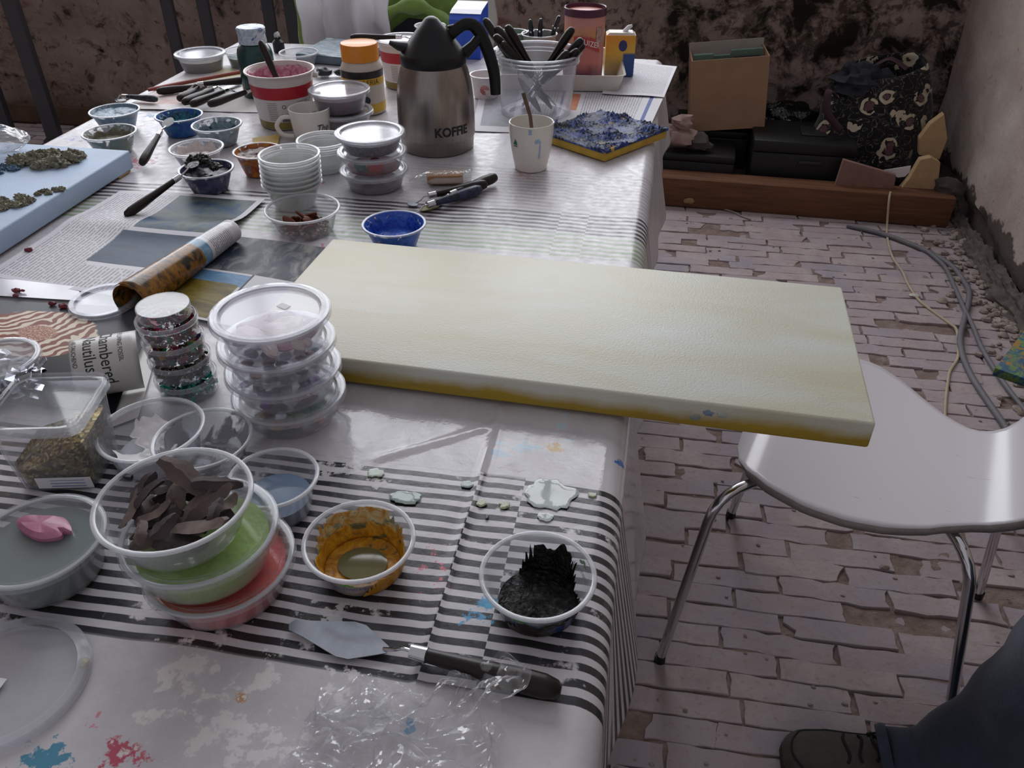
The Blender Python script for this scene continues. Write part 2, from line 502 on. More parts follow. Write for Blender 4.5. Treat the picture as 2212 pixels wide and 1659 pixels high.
# mortar kerb along the foot of the right wall
def kerb(u, v):
    y = 1.6 + u * 2.2; a = v * PI / 2
    r = .055 + .03 * nz(y * 4, 7) + .018 * nz(y * 14, v * 5, 3) + .012 * nz(y * 40, v * 12, 5)
    return (XR + .01 - r * math.cos(a) * 1.1, y, -.01 + r * math.sin(a) * (1.0 + .3 * nz(y * 6, v * 3)))
struct(MB().grid(kerb, 260, 16).build('trim_1', M('kerb_mortar', '#5f5751', .95, 0, .3, 25, .6, 40)))
# square steel posts in front of the far wall
post_m = M('dark_steel_post', '#3b3b40', .45, 0, .15, 10, spec=.4)
POST = [('leftmost dark square steel post at the edge of the picture', 22, 300), ('thick dark square steel post beside the pale blue canvas', 112, 275),
        ('grey steel post behind the tub of grey paint', 388, 128), ('thin grey steel post between two posts behind the paint tubs', 457, 100),
        ('grey steel post rising behind the dark green bottle', 586, 60), ('dark steel post beside the white plastic bag', 634, 70)]
for lab, px, py in POST:
    p = aty(px, py, 3.5 if px < 200 else 3.62)
    t = thing('steel_post', lab, 'post', (p.x, p.y, 0), .35, 'steel posts by the far wall')
    d = .062 if px < 200 else .05
    MB().box((0, 0, 1.15), (d, d, 2.3)).build('shaft', post_m, t, smooth=False, bevel=.004)
    MB().box((0, 0, .006), (d * 1.4, d * 1.4, .012)).build('foot_plate', post_m, t, smooth=False)
pl = MB().box((0, 0, .045), (2.2, .03, .09)).build('skirting_plank', M('old_plank', '#5b4638', .8, 0, .3, 12, .3), smooth=False, loc=(-3.0, 3.74, 0), bevel=.004)
tag(pl, 'old brown plank standing along the foot of the far wall', 'plank')
# ------------------------------------------------------------------ table and cloth
TX0, TX1, TY0, TY1 = -1.325, 0.0, -0.45, 2.5
tb = thing('folding_table', 'long trestle table hidden under the striped plastic cloth', 'table', ((TX0 + TX1) / 2, (TY0 + TY1) / 2, 0))
W2, L2 = (TX1 - TX0) / 2, (TY1 - TY0) / 2
MB().box((0, 0, T - .0275), (2 * W2 - .02, 2 * L2 - .02, .037)).build('table_top', M('grey_board', '#8b8680', .6), tb, smooth=False, bevel=.004)
for sx in (-1, 1):
    for sy in (-1, 0, 1):
        MB().box((sx * (W2 - .12), sy * (L2 - .15), (T - .04) / 2), (.045, .045, T - .04)).build('leg', post_m, tb, smooth=False, bevel=.003)

CREASE = -.15; SEAM = -.10
STAINS = [  # pixel place, radius, colour, hardness
    (255, 1625, .040, '#b5304f'), (75, 1640, .05, '#1f7f9c'), (300, 1655, .03, '#c04a63'), (200, 1560, .022, '#c97a88'),
    (520, 1508, .028, '#c08a4e'), (950, 1230, .050, '#cf5c72'), (470, 1560, .085, '#dcd8d6'), (380, 1470, .075, '#e0dbd8'), (330, 1540, .06, '#dcd8d4'), (560, 1470, .06, '#dedad8'), (560, 1620, .08, '#dcd9d8'), (730, 1500, .05, '#dcdada'),
    (640, 1540, .06, '#dcd9d9'), (1200, 960, .03, '#c9a052'), (1340, 985, .02, '#2d62b5'), (1120, 975, .05, '#a9c4d6'),
    (800, 1040, .045, '#c6c2c2'), (705, 1330, .06, '#d6d3d2'), (760, 1010, .07, '#cfcccc'), (1045, 1320, .045, '#3b92bd'), (1240, 940, .05, '#b8cfdc'),
    (1085, 1310, .03, '#3a9cc0'), (285, 275, .06, '#c86a4e'), (310, 350, .09, '#b9697a'), (330, 250, .07, '#4f86a5'), (420, 120, .08, '#c9885e'),
    (350, 190, .10, '#c78fa0'), (700, 540, .05, '#c25a78'), (560, 545, .05, '#c6728a'), (1140, 380, .06, '#b6918f'), (1210, 330, .08, '#d9c7cf'),
    (690, 395, .03, '#b54a5c'), (150, 300, .05, '#5b7fb5'), (880, 1580, .02, '#4a88ad')]
def cloth_mat():
    g = NT('striped_plastic_cloth'); c = g.coord(); x, y, z = g.sep(c)
    flat = g.mapping(c, (1, 1, 0))
    wob = g.noise(flat, 5, 2); fine = g.noise(flat, 60, 5, .65); mid = g.noise(flat, 16, 5, .65)
    ph = g.math('MULTIPLY', g.math('GREATER_THAN', x, CREASE), .35)
    ph = g.math('ADD', ph, g.math('MULTIPLY', g.math('GREATER_THAN', x, SEAM), .42))
    yy = g.math('ADD', y, g.math('MULTIPLY', wob, .018))
    t = g.math('FRACT', g.math('ADD', g.math('DIVIDE', yy, .0157), ph))
    st = g.step(g.math('ABSOLUTE', g.math('SUBTRACT', t, .5)), .235, .275)     # 0 on the stripe
    st = g.math('SUBTRACT', 1.0, st)
    def band(a, b): return g.math('MULTIPLY', g.step(yy, a - .003, a + .003), g.math('SUBTRACT', 1.0, g.step(yy, b - .003, b + .003)))
    wear = g.step(g.math('ADD', mid, g.math('MULTIPLY', fine, .35)), .56, .64)
    wear2 = g.step(g.math('ADD', mid, g.math('MULTIPLY', fine, .35)), .78, .84)
    col = g.mix(g.step(mid, .3, .75), '#bab7ba', '#cecbce')
    blk = g.math('MULTIPLY', st, band(.396, .662))
    blk = g.math('MULTIPLY', blk, g.math('SUBTRACT', 1.0, wear2))
    blk2 = g.math('MULTIPLY', st, band(1.296, 1.385))
    green = g.math('MULTIPLY', st, band(1.205, 1.296))
    faint = g.math('MULTIPLY', g.math('MULTIPLY', st, band(1.385, 1.585)), g.math('MULTIPLY', g.step(x, -.55, -.3), .42))
    col = g.mix(g.math('MULTIPLY', blk, .96), col, '#121115')
    col = g.mix(g.math('MULTIPLY', blk2, .9), col, '#262027')
    col = g.mix(g.math('MULTIPLY', green, .62), col, '#5f8a3e')
    col = g.mix(faint, col, '#7d7a80')
    for px, py, r, k in STAINS:
        p = at(px, py, T)
        d = g.n('ShaderNodeVectorMath', operation='DISTANCE'); g.l(flat, d.inputs[0]); d.inputs[1].default_value = (p.x, p.y, 0)
        f = g.math('SUBTRACT', 1.0, g.math('DIVIDE', d.outputs['Value'], r))
        e = g.math('ADD', f, g.math('MULTIPLY', g.math('SUBTRACT', g.math('ADD', g.math('MULTIPLY', fine, .6), g.math('MULTIPLY', mid, .4)), .5), 5.0))
        mask = g.math('MULTIPLY', g.step(e, .80, .95), g.step(f, 0, .15))
        col = g.mix(g.math('MULTIPLY', mask, .9), col, k)
    rough = g.math('ADD', .27, g.math('MULTIPLY', g.step(fine, .4, .7), .2))
    wet = g.math('MULTIPLY', g.math('MULTIPLY', g.step(y, .60, .68), g.step(y, .84, .78)), g.math('MULTIPLY', g.step(x, -.42, -.34), g.step(mid, .28, .42)))   # wiped wet plastic
    rough = g.math('MULTIPLY', rough, g.math('SUBTRACT', 1.0, g.math('MULTIPLY', wet, .72)))
    bb = g.math('ADD', g.math('MULTIPLY', g.noise(flat, 22, 4), .8), g.math('MULTIPLY', fine, .25))
    return g.done(g.bsdf(col, rough, spec=.42, bump=bb, bstr=.3, bdist=.004))
RC, DROP = .028, .20
def cloth_fn(u, v):
    y = TY0 - .0 + v * (TY1 - TY0)
    Wd = TX1 - TX0 + .012
    tot = DROP * 2 + Wd - 2 * RC + PI * RC
    s = u * tot
    wrk = .0016 * nz(u * 60, y * 14) + .0022 * nz(u * 14, y * 4, 3)
    if s < DROP: x, z = TX0 - .004 - .03 * (1 - s / DROP) + .010 * math.sin(y * 17), T - RC - (DROP - s)
    elif s < DROP + PI * RC / 2:
        a = (s - DROP) / RC; x, z = TX0 - .004 + RC - RC * math.cos(a), T - RC + RC * math.sin(a)
    elif s < tot - DROP - PI * RC / 2: x, z = TX0 - .004 + RC + (s - DROP - PI * RC / 2), T
    elif s < tot - DROP:
        a = (s - (tot - DROP - PI * RC / 2)) / RC; x, z = TX1 + .008 - RC + RC * math.sin(a), T - RC + RC * math.cos(a)
    else:
        d = s - (tot - DROP); x = TX1 + .008 + d * .13 + d / DROP * (.012 * math.sin(y * 11) + .008 * math.sin(y * 23 + 1)); z = T - RC - d
    if abs(z - T) < 1e-6:
        h = wrk * .55 - .0002
        h += .0034 * max(0, 1 - abs(x - CREASE - .006 * nz(y * 5, 2)) / .007) if y < .78 else 0
        p0, p1 = Vector((-.16, .735)), Vector((-.27, .66)); q = Vector((x, y)); dd = p1 - p0
        tt = max(0, min(1, (q - p0).dot(dd) / dd.length_squared)); h += .003 * max(0, 1 - (q - p0 - dd * tt).length / .006)
        z += min(h, .0011) if y > .80 or abs(x - CREASE) > .009 and not (y > .64 and y < .75 and x < -.14 and x > -.30) else min(h, .0035)
    return (x, y, z)
cl = MB().grid(cloth_fn, 330, 520).build('tablecloth', cloth_mat())
md = cl.modifiers.new('thick', 'SOLIDIFY'); md.thickness = .0008; md.offset = -1
tag(cl, 'white plastic tablecloth with black and green stripes and paint stains', 'tablecloth')

# ------------------------------------------------------------------ stretched canvases
def canvas_mat_yellow():
    g = NT('pale_yellow_painted_canvas'); c = g.coord(); x, y, z = g.sep(c)
    st = g.mapping(c, (2.0, 6, 2), rot=(0, 0, .45)); n = g.noise(st, 1.7, 4, .5, .8); n2 = g.noise(g.mapping(c, (2.5, 11, 3), (5, 2, 0), (0, 0, .3)), 1.6, 4, .6, .5)
    col = g.mix(g.step(n, .36, .66), '#cfd1c6', '#c7c5ac')
    warm = g.step(x, .12, -.38); col = g.mix(g.math('MULTIPLY', warm, .55), col, '#d4cbb2')
    col = g.mix(g.math('MULTIPLY', g.step(n2, .54, .74), .6), col, '#d3d9d6')
    sidem = g.step(z, .036, .024)                 # the painted edge turns deep yellow below
    ny = g.step(g.noise(g.mapping(c, (2, 2, 14)), 4, 3), .3, .7)
    edge = g.mix(ny, '#b89a2e', '#a38a33')
    grad = g.step(g.math('ADD', z, g.math('MULTIPLY', g.math('SUBTRACT', g.noise(c, 14, 3), .5), .03)), .030, .014)
    col = g.mix(g.math('MULTIPLY', grad, sidem), col, edge)
    h = g.noise(c, 300, 3, .7)
    return g.done(g.bsdf(col, .42, spec=.4, bump=h, bstr=.4, bdist=.0014))
def stretched(name, label, cx, cy, rz, lx, ly, th, mat, z=TT):
    t = thing(name, label, 'canvas', (cx, cy, z), rz)
    m = MB(); N = 2
    m.box((0, 0, th / 2 + .002), (lx, ly, th - .004))
    m.build('painted_cloth', mat, t, bevel=.0035, seg=3, auto=60)
    wood = M('stretcher_pine', '#b99767', .7, 0, .2, 20)
    for sy in (-1, 1): MB().box((0, sy * (ly / 2 - .03), .002), (lx - .006, .04, .004)).build('stretcher_bar', wood, t, smooth=False)
    for sx in (-1, 1): MB().box((sx * (lx / 2 - .03), 0, .002), (.04, ly - .1, .004)).build('stretcher_bar', wood, t, smooth=False)
    return t
fl, frr, nr = at(720, 515, .7812), at(1822, 620, .7812), at(1890, 915, .7812)
ax = (frr - fl); rz = math.atan2(ax.y, ax.x); lx = ax.length; ly = (nr - frr).length
cc = fl + (frr - fl) / 2 + (nr - frr) / 2
cv = stretched('stretched_canvas', 'large pale yellow painted canvas overhanging the table edge', cc.x, cc.y, rz, lx, ly, .040, canvas_mat_yellow())
for k, (px, py) in enumerate([(1503, 912), (1530, 888), (1560, 893)]):     # daubs on the front edge
    p = at(px, py, .765)
    l = Matrix.Rotation(-rz, 3, 'Z') @ (Vector((p.x, p.y, 0)) - Vector((cc.x, cc.y, 0)))
    MB().blob((l.x, -ly / 2, .040 - .014 - .008 * (k == 0)), .005, k, .4, 2, 5, (1.3, .25, .9)).build('paint_daub', M('daub_%d' % k, ['#8d958c', '#7f92a5', '#b3b9ae'][k], .4), cv)
# pale blue canvas at the left with dried paint crusts
blue_c = M('pale_blue_canvas_paint', '#9fb3cb', .55, 0, .10, 7, .25, 260)
bc = stretched('relief_canvas', 'pale blue canvas with raised crusts of dried paint at the table edge', -1.177, 1.03, 0, .30, .80, .040, blue_c)
CR = M('crusted_paint', '#7d7a68', .75, 0, .35, 60, .8, 150)
def crust(px, py, wpx, hpx, seed, mat=CR, n=13, zs=.75, parent=bc):
    p = at(px, py, T + .042); w_ = depth(p) / F
    m = MB(); q = random.Random(seed)
    for k in range(n * 2):
        a = q.uniform(-1, 1); r = wpx * w_ * q.uniform(.09, .15)
        b = q.uniform(-.5, .5) * (1 - a * a * .6)
        m.blob((a * wpx * w_ * .42, b * hpx * w_ * 2.0 + a * .012, r * zs * .35), r, seed * 31 + k, .75, 4.5, 12, (1.25, .8, zs))
    return m.build('paint_crust', mat, parent, loc=(p.x - bc.location.x, p.y - bc.location.y, .0395))
crust(100, 350, 128, 42, 3); crust(106, 414, 46, 18, 5, n=7); crust(22, 440, 80, 42, 8, n=12)
crust(2, 365, 70, 40, 9, M('crusted_blue_paint', '#4d6b80', .55, 0, .4, 50, .8, 120), n=12)
# ------------------------------------------------------------------ chair
CO = Vector((.436, 1.13, 0)); cang = math.atan2(-.293, .956)
ch = thing('shell_chair', 'white laminate shell chair with chrome legs beside the table', 'chair', CO, cang)
def interp(tab, t):
    if t <= tab[0][0]: return tab[0][1]
    for (a, b), (c, d) in zip(tab, tab[1:]):
        if t <= c:
            k = (t - a) / (c - a); return b + (d - b) * k
    return tab[-1][1]
near = [(-.234, .0), (-.230, -.060), (-.218, -.105), (-.199, -.135), (-.157, -.163), (-.095, -.183), (-.032, -.185), (.026, -.172), (.076, -.149), (.107, -.126), (.144, -.106), (.19, -.104), (.24, -.122), (.30, -.155), (.40, -.17), (.50, -.15), (.54, -.10), (.55, -.05)]
far = [(-.234, .10), (-.230, .165), (-.218, .210), (-.199, .24), (-.157, .272), (-.10, .291), (-.068, .292), (-.041, .284), (.005, .250), (.049, .202), (.09, .165), (.129, .145), (.172, .15), (.24, .18), (.30, .21), (.4, .22), (.5, .20), (.54, .15), (.55, .1)]
RB, T0 = .085, .125
def shell_pos(t):
    if t < T0:
        dz = -.030 * max(0, (-.185 - t) / .05) ** 2
        return t, .45 + dz, 0.0
    a = (t - T0) / RB; am = math.radians(80)
    if a < am: return T0 + RB * math.sin(a), .45 + RB * (1 - math.cos(a)), a
    r = (t - T0) - RB * am
    return T0 + RB * math.sin(am) + r * math.cos(am), .45 + RB * (1 - math.cos(am)) + r * math.sin(am), am
ts = [-.234, -.2325, -.230, -.224, -.218, -.208, -.199, -.18] + [-.16 + .02 * i for i in range(35)] + [.545, .55]
def shell(u, v):
    t = ts[min(len(ts) - 1, round(v * (len(ts) - 1)))]
    a, b = interp(near, t), interp(far, t)
    x, z, an = shell_pos(t)
    y = a + (b - a) * u
    k = (u - .5) * 2
    return (x, y, z)
g_ = NT('white_laminate'); c_ = g_.coord()
scr = g_.noise(g_.mapping(c_, (14, 160, 14), rot=(0, 0, .25)), 1.0, 3, .7); spots = g_.noise(c_, 120, 2)
col_ = g_.mix(g_.step(scr, .70, .74), '#c9c5c9', '#a9a4a8'); col_ = g_.mix(g_.step(spots, .76, .80), col_, '#8f8a8c')
LAM = g_.done(g_.bsdf(col_, .22, spec=.5))
sh_ = MB().grid(shell, 28, len(ts) - 1).build('seat_shell', None, ch, auto=80)
sh_.data.materials.append(LAM); sh_.data.materials.append(M('plywood_edge', '#958c88', .55, 0, .15, 60))
sd = sh_.modifiers.new('ply', 'SOLIDIFY'); sd.thickness = .015; sd.offset = -1; sd.material_offset_rim = 1
if sh_.data.polygons[0].normal.z < 0: sd.offset = 1
def cl2(p): d = Vector(p) - CO; return Matrix.Rotation(-cang, 3, 'Z') @ d
FEET = [(.113, .995), (.264, 1.418), (.604, .895), (.759, 1.266)]
KNEE = [at(1552, 1062, .425), None, at(2103, 1205, .42), None]
for i, (fx, fy) in enumerate(FEET):
    f_ = cl2((fx, fy, 0))
    sgx = -1 if f_.x < 0 else 1
    if i == 0: kx, ky = cl2(KNEE[0]).xy
    elif i == 2: kx, ky = cl2(KNEE[2]).xy
    else: kx, ky = f_.x * .80, f_.y - .035
    hub = Vector((sgx * .05 - .02, .055 + (ky - .055) * .25, .428)); kn = Vector((kx, ky, .42)); ft = Vector((f_.x, f_.y, .008))
    a = kn + (hub - kn).normalized() * .06; b = kn + (ft - kn).normalized() * .06
    path = [hub, hub.lerp(a, .5), a] + [a.lerp(kn, q / 5).lerp(kn.lerp(b, q / 5), q / 5) for q in range(1, 5)] + [b, b.lerp(ft, .5), ft]
    lg = MB().tube(path, .0092, 14).build('leg', CHROME, ch)
    MB().tube([ft + Vector((0, 0, -.007)), ft + Vector((0, 0, .010))], [.011, .0105], 12).build('rubber_foot', BLACKP, lg)
MB().lathe([(0, -.012), (.08, -.012), (.085, -.006), (.085, .006), (0, .006)], 28, (-.02, .055, .428)).build('hub_plate', BLACKP, ch)
# ------------------------------------------------------------------ tubs, cups and knives: builders
def face_cam(p): return math.atan2(-p[1], -p[0])       # the side of a round thing that looks at the photographer
def bowl_prof(r, rb, h, t=.0011, lip=.0035, fold=.004):
    return [(0, .0), (rb * .8, .0), (rb * .96, .0012), (rb, .004), (r * .975, h - fold), (r + lip * .6, h - fold), (r + lip, h - fold * .6), (r + lip, h - .0006), (r + lip * .5, h), (r, h - .0006), (r * .975 - t * .4, h - fold), (rb - t, .0045), (rb * .93, .0022), (rb * .75, t), (0, t)]
def bowl(px, py, hw, h, label, name='plastic_cup', cat='cup', base=TT, rb=.74, mat=None, group=None, n=48, rim=None, lip=.0035, xy=None, r=None, rz=0.0):
    p = at(px, py, base + h)
    if r is None: r = hw * depth(p) / F - lip
    if xy: p = Vector((xy[0], xy[1], 0))
    t = thing(name, label, cat, (p.x, p.y, base), rz, group)
    MB().lathe(bowl_prof(r, r * rb, h, lip=lip), n).build('bowl', mat or CLOUDY, t)
    MB().lathe([(r - lip * .05, h - .0022), (r + lip * 1.05, h - .0022), (r + lip * 1.25, h - .0008), (r + lip * 1.05, h + .0008), (r + lip * .4, h + .0012), (r - lip * .05, h + .0004), (r - lip * .05, h - .0022)], n).build('rim', rim or RIMP, t)
    t['r'] = r; t['h'] = h; t['rb'] = r * rb
    return t
def rad_at(t, z): return t['rb'] + (t['r'] * .975 - t['rb']) * max(0, min(1, (z - .004) / (t['h'] - .008)))
def fill(t, level, mat, name='paint_fill', z0=.0016, bumpy=.0, n=40, seed=0):
    """what stands in a cup up to a level; bumpy = unevenness of its surface"""
    pr = [(0, z0)]; k = 6
    for i in range(k + 1):
        z = z0 + (level - z0) * i / k; pr.append((rad_at(t, z) - .0020 - (.0012 if i == 0 else 0), z))
    R = pr[-1][0]
    rings = [1, .97, .85, .7, .55, .4, .25, .1, 0] if bumpy else [1, .98, 0]
    m = MB(); prof = pr + [(R * q, level) for q in rings[1:]]
    m.lathe(prof, n)
    if bumpy:
        vs = []
        for v in m.v:
            if v[2] > level - 1e-6:
                q = (v[0] ** 2 + v[1] ** 2) ** .5 / R
                vs.append((v[0], v[1], level + bumpy * (nz(v[0] * 60, v[1] * 60, seed) + .7 * nz(v[0] * 160, v[1] * 160, seed)) * (1 if q < .95 else .3)))
            else: vs.append(v)
        m.v = vs
    return m.build(name, mat, t)
def coat(t, z0, z1, mat, seed=0, name='paint_smear', a0=0, a1=2 * PI, ragged=.4, out=False):
    """a ragged skin of paint on the inner (or outer) wall between two heights"""
    n = 64; m = MB(); vs = []; fs = []; k = 6
    for i in range(n + 1):
        a = a0 + (a1 - a0) * i / n
        zt = z1 + (z1 - z0) * ragged * (nz(math.cos(a) * 3, math.sin(a) * 3, seed) + .6 * nz(math.cos(a) * 9, math.sin(a) * 9, seed))
        if a1 - a0 < 6.2:
            e = min(i, n - i) / n * 5
            zt = z0 + (zt - z0) * (min(1, e) ** .7 * (.75 + .25 * math.sin(i * 1.7 + seed)) if e < 1.2 else 1)
        zt = max(z0 + .0005, min(zt, t['h'] - .002))
        for j in range(k + 1):
            z = z0 + (zt - z0) * j / k
            r = rad_at(t, z) + (.0012 if out else -.0019) + (.0006 if out else -.0007) * abs(nz(a * 8, z * 300, seed))
            vs.append((r * math.cos(a), r * math.sin(a), z))
    for i in range(n):
        for j in range(k): fs.append((i * (k + 1) + j, (i + 1) * (k + 1) + j, (i + 1) * (k + 1) + j + 1, i * (k + 1) + j + 1))
    o = m.add(vs, fs).build(name, mat, t)
    md = o.modifiers.new('body', 'SOLIDIFY'); md.thickness = .0006; md.offset = 0
    return o
def lid(t, mat=None, z=None, r=None, dish=.0035, sink=.82, name='lid', n=48):
    z = t['h'] if z is None else z; r = (t['r'] + .004) if r is None else r
    pr = [(0, z + .001 - dish), (r * sink, z + .001 - dish), (r * (sink + .03), z + .0018 - dish * .5), (r * (sink + .045), z + .002), (r * .985, z + .0026), (r + .0012, z + .0014), (r + .0018, z - .0050), (r + .0006, z - .0058), (r, z - .0048), (r - .0004, z + .0006), (r * (sink + .06), z + .0008), (r * (sink + .04), z - dish), (r * sink, z - dish - .0002), (0, z - dish - .0002)]
    return MB().lathe(pr, n).build(name, mat or FROST, t)

def orient(p0, p1, up=Vector((0, 0, 1))):
    d = (Vector(p1) - Vector(p0)).normalized(); y = up.cross(d).normalized(); z = d.cross(y)
    return Matrix((d, y, z)).transposed().to_euler()
BLADES = {
    'diamond': [(0, .003), (.30, .016), (.42, .0165), (.8, .008), (.97, .005), (1, 0)],
    'leaf': [(0, .003), (.15, .008), (.4, .013), (.7, .011), (.92, .006), (1, 0)],
    'long': [(0, .003), (.1, .009), (.5, .0095), (.9, .008), (1, .003), (1.0, 0)]}
def palette_knife(label, butt, tip, hl=.105, blade='leaf', hmat=None, bmat=None, group=None, bw=1.0, crank=.011, name='palette_knife', hr=.0085):
    butt, tip = Vector(butt), Vector(tip); L = (tip - butt).length
    t = thing(name, label, 'palette knife', butt, 0, group, rot=orient(butt, tip))
    hs = [(0, .35), (.03, .75), (.12, .98), (.3, 1.0), (.6, .78), (.9, .62), (1, .58)]
    MB().tube([(hl * a, 0, 0) for a, b in hs], [hr * b for a, b in hs], 14).build('handle', hmat or EBONY, t)
    MB().tube([(hl * .985, 0, 0), (hl * .99 + .0005, 0, 0), (hl + .014, 0, 0), (hl + .0145, 0, 0)], [hr * .5, hr * .66, hr * .60, hr * .3], 14).build('ferrule', CHROME, t)
    bs = hl + .036
    MB().tube(smoothpath([(hl + .012, 0, 0), (hl + .022, 0, .0005), (hl + .030, 0, -crank * .55), (bs + .004, 0, -crank)], 5), .0017, 8).build('shank', CHROME, t)
    BLn = L - bs; o = BLADES[blade]
    out = [(bs + BLn * a, b * bw) for a, b in o] + [(bs + BLn * a, -b * bw) for a, b in reversed(o[:-1])]
    MB().prism(out, -crank - .0005, -crank + .0004).build('blade', bmat or KNIFE, t, smooth=False)
    return t
def on(px, py, h=0.0): return at(px, py, TT + h)
# ------------------------------------------------------------------ foreground
# yellow ochre cup
OCH = paint('ochre_paint', '#a8701a', '#d19a2a', 55, .3, .6, '#5d5a36')
c = bowl(775, 1165, 121, .038, 'clear plastic cup smeared with yellow ochre paint in front', rb=.78)
cy_ = c
fill(c, .003, OCH, bumpy=.0012, seed=2)
MB().lathe([(0, .0035), (c['rb'] * .55, .0035), (c['rb'] * .60, .0050), (c['rb'] * .5, .0056), (0, .0056)], 32, sx=1.05, sy=.9).build('rinse_water', M('olive_water', '#6d6a45', .12, 0, .1), c)
fc = face_cam(c.location)
coat(c, .003, .020, OCH, 2); coat(c, .018, .037, paint('ochre_thin', '#b8801f', '#c9b98a', 70, .35, .6, '#7d8a72'), 5, a0=fc + PI - 1.5, a1=fc + PI + 1.35, ragged=.35)
coat(c, .004, .026, paint('ochre_out', '#c98f22', '#b97f24', 60, .35), 3, a0=fc - .1, a1=fc + 1.5, out=True)
PBLUE, PGREEN = M('print_blue', '#2f5f9f', .5), M('print_green', '#4f9f45', .5)
def brand(t, ang, z, size=.0078, mat=PBLUE):
    k = (t['r'] * .975 - t['rb']) / (t['h'] - .008); r = rad_at(t, z) + .0004
    lettering('Boermarke', size, round_wrap(r, z, ang, k=k), mat, t, sx=.95)
    m = MB()
    for q, (dx, dy) in enumerate([(-.0035, .007), (0, .0088), (.0035, .007)]):
        f = round_wrap(r, z, ang, k=k); vs = [f(dx + .0028 * math.cos(a * PI / 4), dy + .0017 * math.sin(a * PI / 4)) for a in range(8)]
        m.add([Vector(v) * 1.0 for v in vs], [tuple(range(8))])
    m.build('clover_print', PGREEN, t, smooth=False)
brand(c, fc - .38, .018)
# black paint cup
BLKP = paint('black_oil_paint', '#030202', '#0c0707', 90, .2, 1.0, bdist=.006, spec=.3)
c = bowl(1162, 1240, 126, .040, 'clear plastic cup with thick black paint near the table edge', rb=.76)
fill(c, .006, BLKP, bumpy=.003, seed=4)
fc = face_cam(c.location)
coat(c, .004, .031, BLKP, 3, a0=fc + PI - 1.25, a1=fc + PI + .55, ragged=.35)
coat(c, .004, .020, BLKP, 7, a0=fc - 1.5, a1=fc + 1.9, ragged=.5)
coat(c, .002, .022, paint('black_outside', '#17120f', '#2a2422', 60, .3, .5, '#23477f'), 8, a0=fc - .9, a1=fc + 1.3, out=True)
brand(c, fc - .35, .021, mat=M('print_blue_dim', '#3f6593', .5)); brand(c, fc + PI - 2.25 + 1.15, .024)
# big palette knife in front
palette_knife('large trowel-shaped palette knife with steel blade and dark wooden handle, lying in front', on(1212, 1492, .010), on(622, 1337, .012), .118, 'diamond', bw=1.15, crank=.007, hr=.0105)
# paint drops on the cloth
def puddle(px, py, wpx, hpx, seed, mat, label, n=30, th=.0005):
    p = on(px, py, .0002); s = depth(p) / F; pts = []
    for i in range(n):
        a = 2 * PI * i / n; k = 1 + .35 * nz(math.cos(a) * 1.7, math.sin(a) * 1.7, seed) + .15 * nz(math.cos(a) * 6, math.sin(a) * 6, seed)
        pts.append((math.cos(a) * wpx * s / 2 * k, math.sin(a) * hpx * s / 2 * k * 1.35))
    m = MB(); N = len(pts); rings = [(1.0, 0), (.97, th * .7), (.85, th), (.4, th * .9)]
    vs = []
    for q, z in rings: vs += [(x * q, y * q, z) for x, y in pts]
    vs.append((0, 0, th * .85)); fs = []
    for j in range(len(rings) - 1):
        for i in range(N): fs.append((j * N + i, j * N + (i + 1) % N, (j + 1) * N + (i + 1) % N, (j + 1) * N + i))
    b = (len(rings) - 1) * N
    fs += [(b + i, b + (i + 1) % N, len(vs) - 1) for i in range(N)]
    o = m.add(vs, fs).build('paint_puddle', mat, loc=p)
    return tag(o, label, 'paint', 'wet paint spills on the cloth')
WETG = M('wet_grey_green_paint', '#8f9f98', .06, 0, .1); WETO = M('wet_olive_paint', '#8b8d6e', .06, 0, .1); WETW = M('wet_varnish', '#b5bdb8', .04, 0, .15)
puddle(877, 1075, 72, 30, 1, WETG, 'grey green wet paint spill behind the yellow cup')
puddle(1190, 1068, 108, 66, 2, WETW, 'largest shiny wet spill on the stripes behind the black cup')
puddle(1178, 1116, 36, 18, 3, WETW, 'small shiny spill just below the largest one')
puddle(1008, 1046, 27, 18, 4, WETG, 'round pale green drop above the two small olive drops')
puddle(1040, 1087, 24, 17, 5, WETO, 'small olive drop beside another drop, nearer the cloth crease')
puddle(1090, 1090, 25, 19, 6, WETO, 'small olive drop between the crease and the largest spill')
puddle(1280, 1069, 19, 12, 7, WETO, 'tiny olive drop close to the table edge')
puddle(1052, 1116, 8, 12, 8, M('dark_blob', '#22242b', .2), 'tiny dark paint blob on the stripes')
puddle(810, 1022, 34, 22, 9, M('pale_green_blob', '#a9b6a4', .15), 'pale thin drop behind the ochre cup')

# crumpled cellophane
def cello_fn(u, v):
    A, B, C_, D = on(700, 1490), on(1120, 1470), on(1060, 1720), on(590, 1720)
    p = A.lerp(B, u).lerp(D.lerp(C_, u), v)
    e = 1 + .0 * u
    h = .010 + .016 * abs(nz(u * 4, v * 4, 1)) + .014 * abs(nz(u * 9, v * 8, 2)) + .006 * abs(nz(u * 22, v * 20, 3))
    if u > .8 and v < .45: h += .02 * (u - .8) / .2
    j = .02 * nz(u * 3, v * 3, 5)
    return (p.x + j + .012 * nz(u * 7, v * 7, 8), p.y + .02 * nz(u * 3, v * 3, 6) + .012 * nz(u * 8, v * 8, 9), TT + max(.001, h - .008))
ce = MB().grid(cello_fn, 110, 90).build('cellophane', plastic('cellophane_film', '#fbfbfd', .03, .06, '#ffffff', gloss=1.3), auto=25)
md = ce.modifiers.new('film', 'SOLIDIFY'); md.thickness = .0003
tag(ce, 'crumpled clear cellophane wrapper at the bottom of the picture', 'wrapper')

